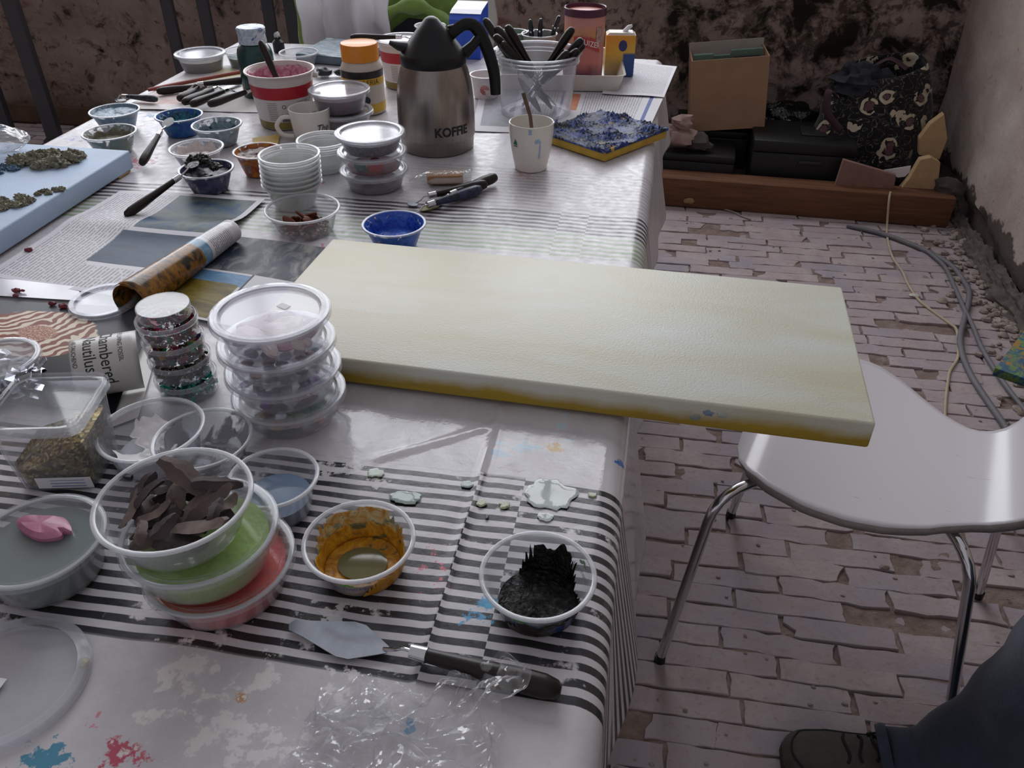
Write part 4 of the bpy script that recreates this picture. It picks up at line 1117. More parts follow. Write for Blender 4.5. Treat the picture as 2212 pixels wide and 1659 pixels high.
# lid lying on the magazine
p = at(224, 648, TT + .012); r = 72 * depth(p) / F
lt = thing('tub_lid', 'translucent round lid lying on the open magazines', 'lid', (p.x, p.y, TT + .0085), 0, rot=(.03, 0, 0))
MB().lathe([(0, .001), (r * .80, .001), (r * .83, .005), (r * .96, .0055), (r, .004), (r * 1.01, 0), (r * .98, 0), (r * .96, .0045), (r * .85, .004), (r * .82, .0002), (0, .0002)], 52).build('disc', plastic('lid_milky', '#dfe3ec', .34, .15), lt)
for k, (px, py, s) in enumerate([(63, 542, .006), (36, 630, .006), (35, 641, .004), (50, 630, .003), (114, 658, .005), (137, 664, .006), (152, 668, .004), (325, 742, .003)]):
    o = MB().blob((0, 0, .002), s, k, .5, 2, 6, (1.2, .8, .6)).build('dried_petal', M('dark_red_petal', '#6d2030', .6, 0, .2), loc=at(px, py, TT + .006))
    tag(o, ['dark red petal crumb on the text page', 'larger dark red crumb on the glossy page edge', 'tiny crumb below the larger one on the page edge', 'tiniest crumb on the glossy page edge', 'dark red crumb above the nautilus picture', 'larger red crumb beside the round lid', 'crumb nearest the round lid', 'crumb beside the sequin jars'][k], 'petal', 'dried petal crumbs')

# ------------------------------------------------------------------ middle of the table
def paintcup(px, py, hw, h, label, smear, smear2, fillc, level=.35, cover=.62, rb=.72, bumpy=.002, seed=0, coatc=None, c3=None, group='paint cups'):
    key = 'cup_%s_%s' % (smear[1:], smear2[1:])
    c = bowl(px, py, hw, h, label, rb=rb, mat=plastic(key, '#e6e8ec', .30, .2, smear=smear, smear2=smear2, cover=cover - .08, scale=42), n=40, group=group)
    fm = paint('fill_' + fillc[0][1:] + fillc[1][1:], fillc[0], fillc[1], 60, .3, .8, c3)
    fill(c, h * level, fm, bumpy=bumpy, seed=seed)
    coat(c, h * .15, h * .8, paint('coat_' + fillc[0][1:] + fillc[1][1:], fillc[0], fillc[1], 70, .35, .7, c3), seed, ragged=.45)
    return c
paintcup(851, 482, 69, .040, 'cup of bright ultramarine blue paint behind the large canvas', '#2050b0', '#3a6ac8', ('#12379a', '#2a5cc4'), .4, .75, seed=3)
dkc = paintcup(445, 364, 58, .042, 'cup of dark violet black paint with a clotted knife across it', '#3b3a5c', '#565a78', ('#14161a', '#2a2430'), .75, .7, seed=5, bumpy=.004)
m = MB(); q = random.Random(8)
for k in range(26):
    a = q.random(); m.blob((-.040 + .062 * a, .012 - .026 * a + q.uniform(-.006, .006) + .012, .046 + .010 * math.sin(a * 3) + q.uniform(-.003, .004)), q.uniform(.006, .010), k, .9, 4, 7, (1.2, 1, .7))
m.build('clotted_paint', paint('clot_black_green', '#11140f', '#23281f', 90, .3, 1.0), dkc)
palette_knife('palette knife with its blade stuck in the dark violet paint cup', at(270, 466, TT + .012), at(430, 352, TT + .058), .112, 'leaf', bmat=BLKP, crank=-.004, group='palette knives')
paintcup(424, 318, 57, .040, 'cup with torn white paint film behind the dark violet cup', '#d9d4d2', '#c8c4c6', ('#d6ccc8', '#c9c0bd'), .5, .35, bumpy=.004, seed=9)
paintcup(556, 325, 52, .046, 'cup smeared with brown and orange paint beside the nested cups', '#8a2f1e', '#c07a22', ('#3a1f16', '#5c2d1c'), .85, .7, bumpy=.004, seed=11, c3='#b5651f')
paintcup(247, 238, 52, .040, 'cup brimming with slate blue paint farthest at the left table edge', '#5d7d94', '#7c96a6', ('#47677e', '#6c8798'), .85, .72, bumpy=.004, seed=13)
paintcup(236, 285, 56, .042, 'cup with olive grey paint behind the pale blue canvas', '#7f8478', '#6f8a80', ('#5f5c4c', '#77735f'), .55, .55, seed=15)
paintcup(386, 248, 50, .042, 'cup dripping turquoise and deep blue paint with a knife in it', '#2a6f96', '#1d3f9a', ('#15303f', '#2c7f96'), .55, .8, seed=17, c3='#0f1a22')
paintcup(468, 268, 53, .042, 'cup of grey blue paint between the turquoise cup and the red bucket', '#7e96a2', '#a5b2b8', ('#5f7480', '#7f949c'), .5, .6, seed=19, c3='#1c2230')
palette_knife('short palette knife leaning on the turquoise cup', at(305, 355, TT + .010), at(368, 250, TT + .056), .10, 'leaf', bmat=M('grey_caked', '#8a8f90', .5, 0, .3), crank=.004, group='palette knives')

# nested clear cups: a tall pile and a lower pile behind it
NEST = plastic('nested_cup', '#f2f5f4', .42, .22, '#eef2f0', smear='#8fb58a', cover=.12, scale=60)
sayn = ['lowest', 'second lowest', 'third lowest', 'middle', 'third highest', 'second highest', 'topmost']
np_ = at(620, 330, TT + .098)
for k in range(7):
    zb = TT + .0 + k * .0088
    c = bowl(0, 0, 0, .044, sayn[k] + ' cup of the tall nested pile of clear cups', 'nested_cup', 'cup', zb, .74, mat=NEST, xy=(np_.x + .0006 * k, np_.y), r=.0505, group='tall pile of nested cups', n=40)
np2 = at(697, 300, TT + .062)
for k in range(3):
    c = bowl(0, 0, 0, .044, ['lowest', 'middle', 'topmost'][k] + ' cup of the low nested pile behind the tall one', 'nested_cup', 'cup', TT + k * .0088, .74, mat=NEST, xy=(np2.x, np2.y), r=.0485, group='low pile of nested cups', n=40)
# open tub of brown shells
c = bowl(653, 449, 80, .042, 'open clear tub of brown petals and small beads behind the canvas', 'craft_tub', 'tub', TT, .80, mat=plastic('tub_clear2', '#efeff2', .10, .14))
st_ = c
q = random.Random(31)
for k in range(9):
    a = q.uniform(0, 6.28); r_ = .030 * math.sqrt(q.random()); 
    shell_piece(['upright cupped brown petal', 'curled reddish brown petal', 'flat brown petal near the wall', 'dark brown petal in the middle', 'small brown petal at the front', 'broad brown petal underneath', 'narrow brown petal', 'brown petal stub', 'brown petal leaning left'][k] + ' in the tub of petals', (c.location.x + r_ * math.cos(a), c.location.y + r_ * math.sin(a), TT + .012 + .010 * q.random()), .034, .024, .004, q.uniform(0, 6), M('brown_petal', '#6d3420', .5, 0, .3, 40), 'dried_petal', 'brown petals in the open tub', (q.uniform(-1, 1), q.uniform(-.8, .8)), 'petal', False, k)
m = MB()
for k in range(170):
    a = q.uniform(0, 6.28); r_ = .043 * math.sqrt(q.random()); m.blob((r_ * math.cos(a), r_ * math.sin(a), .003 + .006 * q.random()), .0032, k, .2, 2, 4)
o = m.build('tiny_beads', M('mixed_beads', '#8a6f62', .35, 0, .6, 150), loc=(c.location.x, c.location.y, TT + .001)); tag(o, 'tiny brown beads on the floor of the petal tub', 'beads', kind='stuff')
# stack of three tubs beside the thermos flask
s3 = at(798, 285, TT + .105)
PIECE = {}
for k, (lab, h) in enumerate([('lowest tub of the stack of three beside the coffee flask', .036), ('middle tub of the stack of three, a red foam disc inside', .035), ('topmost tub of the stack of three, full of tiny dark beads', .0345)]):
    zb = TT + [0, .036, .071][k]
    c = bowl(0, 0, 0, h - .001, lab, 'craft_tub', 'tub', zb, .84, mat=_mats['tub_clear'], xy=(s3.x + .001 * (2 - k), s3.y + .001 * k), r=.0605, group='stack of three tubs')
    lid(c, plastic('tub_lid2', '#e6e7ec', .30 if k == 2 else .2, .16)); PIECE[k] = c
c = PIECE[2]; fill(c, .022, paint('dark_beads', '#4f4650', '#8d828a', 220, .5, 1.2, '#2f2a30', .004), 'bead_fill')
c = PIECE[1]; fc = face_cam(c.location)
fp = Vector((math.cos(fc + .10), math.sin(fc + .10), 0)) * .036
o = MB().lathe([(0, -.004), (.0135, -.004), (.0145, -.003), (.0145, .003), (.0135, .004), (0, .004)], 32, m=Matrix.Rotation(PI / 2, 3, 'X')).build('foam_disc', M('red_foam', '#c93a35', .8, 0, .1, 80, .4, 200), loc=c.location + fp + Vector((0, 0, .0172)), rot=(0, 0, fc + PI / 2 + .1))
tag(o, 'round red foam disc standing inside the middle tub', 'foam disc')
fill(c, .006, M('crimson_scraps', '#7d2a38', .7, 0, .5, 60), 'paper_scraps', bumpy=.003)
fp = Vector((math.cos(fc - .75), math.sin(fc - .75), 0)) * .037
o = MB().lathe([(0, -.003), (.012, -.003), (.013, 0), (.012, .003), (0, .003)], 28, m=Matrix.Rotation(PI / 2, 3, 'X')).build('foam_disc', M('green_foam', '#4f7d68', .8), loc=c.location + fp + Vector((0, 0, .0165)), rot=(0, 0, fc + PI / 2 - .7))
tag(o, 'round green foam disc standing inside the middle tub', 'foam disc')
c = PIECE[0]; fill(c, .010, M('grey_red_scraps', '#6d5f66', .6, 0, .5, 70), 'paper_scraps', bumpy=.004, seed=6)
# pair of tubs behind the white mug
s2 = at(732, 190, TT + .092)
for k, (lab, colr) in enumerate([('lower of two lidded tubs behind the mug, brown bark inside', ('#5a3f3a', '#80665c')), ('upper of two lidded tubs behind the mug, red brown petals inside', ('#6d3036', '#4a4258'))]):
    c = bowl(0, 0, 0, .044, lab, 'craft_tub', 'tub', TT + .046 * k, .84, mat=_mats['tub_clear'], xy=(s2.x + .004 * (1 - k), s2.y - .002 * (1 - k)), r=.0625, group='pair of tubs behind the mug')
    lid(c, _mats['tub_lid2']); fill(c, .030, paint('bark%d' % k, colr[0], colr[1], 80, .7, 1.2), 'petal_fill', bumpy=.004, seed=k)
# cookie in cellophane and three messy knives
kp = [((1072, 382), (905, 445)), ((1052, 397), (880, 432)), ((1040, 408), (893, 452))]
for k, (bp, tp) in enumerate(kp):
    palette_knife(['black handled palette knife nearest the wrapped biscuit', 'middle palette knife of the three beside the biscuit', 'paint-spotted palette knife lying in front of the other two'][k], at(*bp, TT + .012), at(*tp, TT + .012), .108, 'leaf', bmat=[M('olive_caked', '#6d6a2c', .4, 0, .3), KNIFE, paint('blue_caked', '#2a4f90', '#aab4bc', 80)][k], hmat=[EBONY, EBONY, paint('spotted_handle', '#151a26', '#2a3a5a', 70, .35, .3)][k], group='palette knives', crank=.009, hr=.0105)
p = on(950, 400, 0); wb = thing('wrapped_biscuit', 'brown biscuit in a clear wrapper behind the three knives', 'biscuit', (p.x, p.y + .012, TT), .25)
MB().box((.008, 0, .012), (.070, .036, .018)).build('biscuit', M('biscuit_brown', '#9c7350', .7, 0, .2, 60, .3), wb, bevel=.004)
def wrap(u, v):
    x = -.062 + .12 * u; w_ = .024 * min(1, max(.25, (u + .05) * 2.2)); y = (v - .5) * 2 * w_
    z = .024 * math.sqrt(max(0, 1 - ((v - .5) * 1.9) ** 2)) * min(1, .35 + u * 2) + .0015 * nz(u * 30, v * 20, 3)
    return (x, y, max(.0005, z))
o = MB().grid(wrap, 50, 30).build('film', plastic('biscuit_film', '#fbfbfb', .06, .06, '#ffffff', gloss=1.6), wb, auto=30)
md = o.modifiers.new('f', 'SOLIDIFY'); md.thickness = .0003
# ------------------------------------------------------------------ back of the table
# coffee flask
p = at(946, 314, TT); r0 = 81 * depth(p) / F
tf = thing('coffee_flask', 'brushed steel coffee flask with black lid and handle, lettered KOFFIE', 'flask', (p.x, p.y, TT)); fa = face_cam(p)
g = NT('flask_steel'); c_ = g.coord(); n_ = g.noise(g.mapping(c_, (60, 60, 1)), 3, 3, .6)
b_ = g.n('ShaderNodeBsdfPrincipled'); b_.inputs['Metallic'].default_value = 1; g.l(g.mix(g.step(n_, .3, .7), '#8f8680', '#9a928c'), b_.inputs['Base Color']); b_.inputs['Roughness'].default_value = .3
FS = g.done(b_.outputs[0])
MB().lathe([(0, 0), (r0 * .93, 0), (r0 * .95, .002), (r0 * .97, .024), (r0 * .985, .026), (r0 * 1.0, .030), (r0, .07), (r0 * .985, .105), (r0 * .94, .135), (r0 * .86, .160), (r0 * .80, .172), (0, .172)], 64).build('body', FS, tf)
BL2 = M('flask_black', '#0d0d10', .42, 0, .1, spec=.35)
MB().lathe([(0, .170), (r0 * .80, .170), (r0 * .83, .173), (r0 * .83, .190), (r0 * .79, .194), (r0 * .60, .214), (r0 * .38, .236), (r0 * .16, .256), (r0 * .08, .2595), (0, .260)], 48).build('lid', BL2, tf)
vx = Vector((math.cos(fa), math.sin(fa), 0)); rt = Vector((-vx.y, vx.x, 0)) ; Z = Vector((0, 0, 1))     # rt: to the right as seen by the camera
m = MB(); sp = [-rt * r0 * .5 + Z * .200, -rt * r0 * .85 + Z * .206, -rt * r0 * 1.06 + Z * .213]
m.tube(sp, [.020, .013, .006], 10, flat=.7).build('spout', BL2, tf)
hp = smoothpath([rt * r0 * .45 + Z * .224, rt * r0 * .80 + Z * .243, rt * r0 * 1.10 + Z * .236, rt * r0 * 1.36 + Z * .195, rt * r0 * 1.52 + Z * .150, rt * r0 * 1.56 + Z * .105], 7)
MB().tube(hp, [.007 + .0015 * math.sin(i / len(hp) * PI) for i in range(len(hp))], 10, flat=1.5).build('handle', BL2, tf)
MB().tube([rt * r0 * .78 + Z * .188, rt * r0 * 1.02 + Z * .205, rt * r0 * 1.2 + Z * .222], [.013, .010, .010], 10).build('handle_bracket', BL2, tf)
MB().tube([rt * r0 * .40 + Z * .238 - vx * .006, rt * r0 * .90 + Z * .2475], [.006, .006], 8, flat=.5).build('thumb_lever', BL2, tf)
lettering('KOFFIE', .0255, round_wrap(r0, .052, fa + .40), INK, tf, sx=.95, bold=.0009)
# plain white mug with a brown stick
def mug(px, py, hw, h, label, prof, mat, name='white_mug'):
    p = at(px, py, TT + h); r = hw * depth(p) / F
    t = thing(name, label, 'mug', (p.x, p.y, TT)); th = .0028
    out = [(0, 0), (prof[0][0] * r * .9, 0)] + [(a * r, b * h) for a, b in prof]
    inn = [(max(.001, a * r - th), max(b * h, .005)) for a, b in reversed(prof)] + [(0, .005)]
    MB().lathe(out + [(r - th * .5, h + .0008)] + inn, 48).build('body', mat, t)
    t['r'] = r; return t
CER = M('white_ceramic', '#e2ddd5', .16, 0, .03)
t = mug(1148, 262, 49, .093, 'plain white mug with a brown stick, blue drips down its side', [(.72, .0), (.74, .03), (.82, .22), (.93, .5), (.99, .8), (1.0, 1.0)], CER)
mp = Vector(t.location); mr = t['r']; fa = face_cam(mp)
tri = [(-.0055, -.005), (.0055, -.005), (0, .006)]; wr = round_wrap(mr * .985, .062, fa - .78)
MB().add([wr(x, y) for x, y in tri], [(0, 1, 2)]).build('green_emblem', M('emblem_green', '#1f6d4a', .4), t, smooth=False)
wr2 = round_wrap(mr * .98, .054, fa - .78); MB().add([wr2(x, y) for x, y in [(-.005, -.0008), (.005, -.0008), (.005, .0008), (-.005, .0008)]], [(0, 1, 2, 3)]).build('emblem_bar', INK, t, smooth=False)
for k, (da, z0, z1, w_) in enumerate([(-.05, .080, .090, .003), (.42, .030, .066, .0016), (.30, .062, .072, .006)]):
    def drip(u, v): 
        z = z0 + (z1 - z0) * v; rr = mr * (.72 + .28 * min(1, (z / .093) ** .45)) + .0006; a = fa + da + (u - .5) * w_ * (1 + .6 * nz(v * 4, k)) / mr * 2
        return (rr * math.cos(a), rr * math.sin(a), z)
    MB().grid(drip, 4, 10).build('blue_drip', M('drip_blue', '#9db6d0', .4), t)
o = MB().tube([mp + Vector((.010, -.004, .012)), mp + Vector((-.004, .010, .10)), mp + Vector((-.020, .018, .142))], [.0055, .006, .0065], 10, flat=.6).build('wooden_stick', M('brown_stick', '#5f4638', .6, 0, .25, 60))
tag(o, 'brown wooden stirring stick standing in the plain mug', 'stick')
# mug with script lettering
t = mug(667, 232, 45, .066, 'white mug with a handle and black script lettering', [(.78, 0), (.84, .06), (.90, .3), (.96, .7), (1.0, 1.0)], CER, 'script_mug')
fa = face_cam(t.location); mr = t['r']
d = Vector((math.cos(fa - 1.45), math.sin(fa - 1.45), 0))
MB().tube(smoothpath([d * mr * .95 + Z * .050, d * mr * 1.32 + Z * .050, d * mr * 1.62 + Z * .034, d * mr * 1.40 + Z * .014, d * mr * .90 + Z * .008], 7), .0038, 10, flat=1.3).build('handle', CER, t)
lettering('The', .022, round_wrap(mr * .955, .030, fa + .55, k=.05), INK, t, shear=.35, sx=.9)
# clear bucket full of palette knives
cb = bowl(1160, 110, 97, .140, 'clear plastic bucket bristling with dark handled palette knives', 'clear_bucket', 'bucket', TT, .84, mat=plastic('bucket_clear', '#eeeef3', .24, .2), lip=.005)
for z in (.126, .118): MB().lathe([(cb['r'] * .965, z), (cb['r'] * 1.01, z + .001), (cb['r'] * 1.01, z + .003), (cb['r'] * .965, z + .004)], 48).build('ring', RIMP, cb)
kb = Vector(cb.location)
butts = [(1046, 40, .03), (1072, 58, .02), (1094, 55, -.02), (1068, 76, -.04), (1082, 92, -.05), (1238, 60, .02), (1258, 84, -.01), (1262, 96, .01), (1250, 108, -.04), (1228, 112, -.05), (1215, 104, .03)]
kl = ['topmost at the far left of the bucket', 'second from the left, standing high', 'third from the left, broad handled', 'low one leaning to the left', 'lowest leaning left by the rim', 'tallest one leaning right', 'one leaning far right behind', 'rightmost one', 'low one leaning right over the rim', 'lowest right by the rim', 'one in the right group, half hidden']
for k, (px, py, dy) in enumerate(butts):
    b = aty(px, py, kb.y + dy); s = -1 if px < 1150 else 1
    tip = kb + Vector((-s * (.02 + .035 * ((k * 37) % 10) / 10), -dy * .7 + .008 * (k % 3 - 1), .012 + .006 * (k % 4)))
    d = (b - tip)
    palette_knife('palette knife in the clear bucket, ' + kl[k], b, tip, .115, ['leaf', 'diamond', 'long'][k % 3], bw=1.25, group='palette knives in the clear bucket', crank=.006, hr=.0105)
# tray with canister and carton, on newspaper
def newsfn(A, B, C_, D, h=0.0): return quad(A, B, C_, D, lambda u, v: h + .001 * math.sin(u * 7 + v * 3))
np1 = thing('newspaper', 'open newspaper spread under the clear bucket and tray', 'newspaper', (0, 0, 0))
pn = printed('newsprint', '#d9d7dc', [(.04, .22, .1, .9, 'pic', ('#8a8a90', '#a5a5ac', '#97979c')), (.30, .44, .05, .95, 'text', ('#55555a', 60)), (.46, .475, .0, 1, 'pic', ('#4a5a94', '#4a5a94', '#4a5a94')), (.50, .56, .1, .5, 'pic', ('#c9876a', '#d09070', '#c9876a')), (.58, .90, .05, .9, 'text', ('#6a6a70', 70)), (.93, .95, 0, 1, 'pic', ('#5c6ba5', '#5c6ba5', '#5c6ba5'))], .6)
page('spread', newsfn((1040, 182), (1436, 206), (1396, 292), (1020, 284)), pn, np1, 20, 12)
pn2 = printed('newsprint_text', '#dcdadf', [(.05, .95, .06, .94, 'text', ('#77777c', 50))], .6)
page('upper_leaf', newsfn((1330, 130), (1462, 148), (1434, 214), (1300, 206), .004), pn2, np1, 14, 12)
TRW = M('tray_white', '#d3cfc6', .3, 0, .04)
tA, tB, tC = at(1062, 196, TT + .004), at(1347, 200, TT + .004), at(1376, 138, TT + .004)
ex = (tB - tA).normalized(); tw = (tB - tA).length; td = (tC - tB).length
trr = math.atan2(ex.y, ex.x); tcx = tA + ex * tw / 2 + Vector((-ex.y, ex.x, 0)) * td / 2
tr_ = thing('plastic_tray', 'shallow white plastic tray at the far corner of the table', 'tray', (tcx.x, tcx.y, TT + .003), trr)
def trp(hx, hy, z, rc=.02, n=5): return [Vector((sx * (hx - rc) + rc * math.cos(a0 + i * PI / 2 / n), sy * (hy - rc) + rc * math.sin(a0 + i * PI / 2 / n), z)) for sx, sy, a0 in ((1, 1, 0), (-1, 1, PI / 2), (-1, -1, PI), (1, -1, 1.5 * PI)) for i in range(n + 1)]
hx, hy = tw / 2, td / 2
sqloft([trp(hx - .012, hy - .012, 0), trp(hx - .010, hy - .010, .002), trp(hx, hy, .040), trp(hx + .004, hy + .004, .041), trp(hx + .004, hy + .004, .0425), trp(hx - .002, hy - .002, .042), trp(hx - .012, hy - .012, .0045), trp(hx - .02, hy - .02, .003)]).build('dish', TRW, tr_, auto=50)
pz = TT + .0065
# canister
p = at(1265, 14, pz + .185); r = 45 * depth(p) / F
can = thing('paper_canister', 'tall orange and purple paper canister standing in the tray', 'canister', (p.x, p.y, pz)); fa = face_cam(p)
g = NT('canister_print'); c_ = g.coord(); x, y, z = g.sep(c_)
nn = g.noise(g.mapping(c_, (1, 1, 1)), 18, 3); col = g.mix(g.step(z, .155, .125), '#c98a80', '#cf8f5c'); col = g.mix(g.step(z, .120, .10), col, '#c4736a')
col = g.mix(g.step(g.math('ADD', z, g.math('MULTIPLY', nn, .05)), .085, .06), col, '#6d3f54'); CANM = g.done(g.bsdf(col, .35))
MB().lathe([(0, 0), (r * .97, 0), (r * .98, .002), (r * .98, .176), (0, .176)], 48).build('drum', CANM, can)
MB().lathe([(r * .985, .168), (r * 1.03, .168), (r * 1.035, .184), (r * 1.0, .186), (r * .96, .184), (r * .94, .172), (0, .171), (0, .170), (r * .985, .170)], 48).build('lid', M('plum_plastic', '#4f2238', .3), can)
def ban(u, v):
    a = fa - .5 + 1.35 * u; return ((r + .0008) * math.cos(a), (r + .0008) * math.sin(a), .098 + .026 * v + .008 * math.sin(u * 3.2) - .014 * u)
MB().grid(ban, 18, 4).build('red_banner', M('banner_red', '#b5423f', .4), can)
lettering('HUIZER', .0185, lambda x, y: (lambda a: ((r + .0014) * math.cos(a), (r + .0014) * math.sin(a), .108 + y - .30 * x))(fa + .30 + x / r), WHITE, can, sx=.9)
lettering('ECHTE', .009, lambda x, y: (lambda a: ((r + .0014) * math.cos(a), (r + .0014) * math.sin(a), .126 + y - .2 * x))(fa + .0 + x / r), M('faded_pink', '#d9a59c', .5), can)
def por(u, v):
    a = fa + .62 + .42 * u; return ((r + .0010) * math.cos(a), (r + .0010) * math.sin(a), .108 + .036 * v)
MB().grid(por, 6, 6).build('portrait_print', paint('portrait', '#c9a99a', '#8f6f70', 120, .4, 0), can)
# drink carton
p = at(1335, 160, pz); ct = thing('drink_carton', 'small yellow and blue drink carton standing in the tray', 'carton', (p.x, p.y, pz), .12)
cw = 62 * depth(p) / F
g = NT('carton_print'); c_ = g.coord(); x, y, z = g.sep(c_); n1 = g.noise(c_, 40, 3, .6, 1)
col = g.ramp(g.math('ADD', z, g.math('MULTIPLY', n1, .05)), [(.0, '#6d6f78'), (.055, '#b59a55'), (.085, '#d9b23f'), (.12, '#d99a2c')])
bl = g.math('MULTIPLY', g.step(x, .006, .010), g.step(z, .062, .056)); col = g.mix(bl, col, '#2a4a8a'); CTM = g.done(g.bsdf(col, .35))
MB().box((0, 0, .052), (cw, cw * .62, .104)).build('body', CTM, ct, smooth=False, bevel=.002)
MB().box((0, 0, .106), (cw * .98, cw * .6, .006), taper=.8).build('folded_top', M('carton_top', '#cfc9bd', .4), ct, smooth=False)
MB().tube([(.008, 0, .108), (.020, 0, .120), (.028, 0, .124)], [.006, .006, .003], 8).build('spout', WHITE, ct)
vs = [(.006 + .011 * math.cos(i * PI / 12), -cw * .31 - .0008, .078 + .014 * math.sin(i * PI / 12)) for i in range(24)]
MB().add(vs, [tuple(range(24))]).build('round_emblem', M('emblem_navy', '#2a2f6d', .4), ct, smooth=False)
# heavy impasto painting
q4 = [at(1268, 232, TT + .022), at(1446, 276, TT + .022), at(1302, 330, TT + .022), at(1196, 288, TT + .022)]
ic = sum(q4, Vector()) / 4; e1 = (q4[1] - q4[0] + q4[2] - q4[3]) / 2; e2 = (q4[3] - q4[0] + q4[2] - q4[1]) / 2
irz = math.atan2(e1.y, e1.x); s1, s2_ = e1.length, e2.length
ip = thing('impasto_painting', 'small canvas thickly painted in blue, white and yellow beside the mug', 'painting', (ic.x, ic.y, TT), irz)
MB().box((0, 0, .010), (s1, s2_, .018)).build('canvas_block', M('impasto_side', '#b8952f', .5, 0, .25, 20, .4, 80), ip, bevel=.002)
def imp(u, v):
    h = .0022 + .014 * max(0, nz(u * 5, v * 5, 2) + .25) * (abs(nz(u * 26, v * 26, 5)) + .25) + .009 * abs(nz(u * 55, v * 55, 7)) * max(0, nz(u * 4, v * 4, 9) + .5)
    if min(u, v, 1 - u, 1 - v) < .001: h = 0
    return ((u - .5) * s1 * 1.03, (.5 - v) * s2_ * 1.03, .0185 + h)
g = NT('impasto_paint'); c_ = g.coord(); n1 = g.noise(c_, 13, 5, .6, .8); n2 = g.noise(g.mapping(c_, loc=(2, 3, 1)), 60, 5, .7)
col = g.ramp(n1, [(.30, '#05080f'), (.42, '#0c1a38'), (.50, '#153a8a'), (.57, '#0a1020'), (.63, '#12327a'), (.68, '#c9c4be')])
col = g.mix(g.step(n2, .53, .61), col, '#060a14'); n3 = g.noise(g.mapping(c_, loc=(7, 1, 1)), 30, 3); col = g.mix(g.step(n3, .66, .70), col, '#b08f3a')
IMP = g.done(g.bsdf(col, .42, spec=.35, bump=n2, bstr=.9, bdist=.004))
o = MB().grid(imp, 110, 110).build('impasto', IMP, ip, auto=180)
# bucket with a red band, and a second one behind
def band_bucket(px, py, hw, h, label, lidded):
    c = bowl(px, py, hw, h, label, 'paint_bucket', 'bucket', TT, .80, mat=M('bucket_white', '#d3c9c4', .35, 0, .04), lip=.004, rim=M('bucket_rim', '#cdbfb9', .35))
    k = (c['r'] * .975 - c['rb']) / (h - .008)
    def wrapb(z0, z1, off=.0006): return [(rad_at(c, z0), z0), (rad_at(c, z0) + off, z0), (rad_at(c, z1) + off, z1), (rad_at(c, z1), z1)]
    MB().lathe(wrapb(h * .58, h * .80), 48).build('red_band', M('band_red', '#b01f2e', .4, 0, .05), c)
    MB().lathe(wrapb(h * .12, h * .575), 48).build('white_label', M('label_white', '#d3cdcd', .45, 0, .04), c)
    fa = face_cam(c.location)
    for q_, (a0, aw) in enumerate([(-.62, .34), (.42, .42)]):
        m = MB()
        for j in range(10):
            z = h * (.52 - .035 * j); r_ = rad_at(c, z) + .0012
            vs = [(r_ * math.cos(fa + a0 + aw * i / 4), r_ * math.sin(fa + a0 + aw * i / 4), z + dz) for dz in (0, .0012) for i in range(5)]
            m.add(vs, [(i, i + 1, 6 + i, 5 + i) for i in range(4)])
        m.build('fine_print', M('fine_print', '#8d8a8c', .6), c, smooth=False)
    m = MB()
    for j in range(9):
        z0, z1 = h * .17, h * .32; a0 = fa - .16 + j * .035
        vs = [((rad_at(c, z) + .0014) * math.cos(a), (rad_at(c, z) + .0014) * math.sin(a), z) for a, z in ((a0, z0), (a0 + .02, z0), (a0 + .02, z1), (a0, z1))]
        m.add(vs, [(0, 1, 2, 3)])
    m.build('barcode', INK, c, smooth=False)
    lettering('\u21bb' if False else 'O', .012, round_wrap(rad_at(c, h * .45) + .001, h * .45, fa - .04), INK, c, name='recycling_mark')
    MB().lathe(wrapb(h * .03, h * .16, .001), 48).build('gold_strip', M('gold_strip', '#8a7a3c', .5, 0, .2), c)
    if lidded: lid(c, M('lid_white', '#d6d3d8', .25, 0, .03), sink=.86)
    else:
        fill(c, h * .62, paint('pink_wash', '#c98a9c', '#d9a9b4', 30, .4, .3)); coat(c, h * .6, h * .93, paint('pink_smear', '#b56a80', '#d6aab4', 50, .4, .5), 4, ragged=.2)
        d = Vector((math.cos(fa + 1.25), math.sin(fa + 1.25), 0)); MB().tube([d * (c['r'] + .002) + Z * (h - .010), d * (c['r'] + .012) + Z * (h - .012)], [.008, .006], 8).build('handle_lug', M('bucket_rim', '#cdbfb9'), c)
    return c
b1 = band_bucket(603, 149, 75, .120, 'white bucket with a red band and pink stained inside', False)
b2 = band_bucket(868, 84, 56, .115, 'lidded white bucket with a red band behind the coffee flask', True)
p = Vector(b1.location)
palette_knife('palette knife standing in the pink stained bucket', aty(562, 88, p.y + .01), p + Vector((.02, -.02, .04)), .12, 'leaf', group='palette knives')
palette_knife('palette knife lying across the lidded bucket', aty(757, 80, b2.location.y - .02), Vector(b2.location) + Vector((.055, -.03, .128)), .125, 'long', group='palette knives', crank=.004)
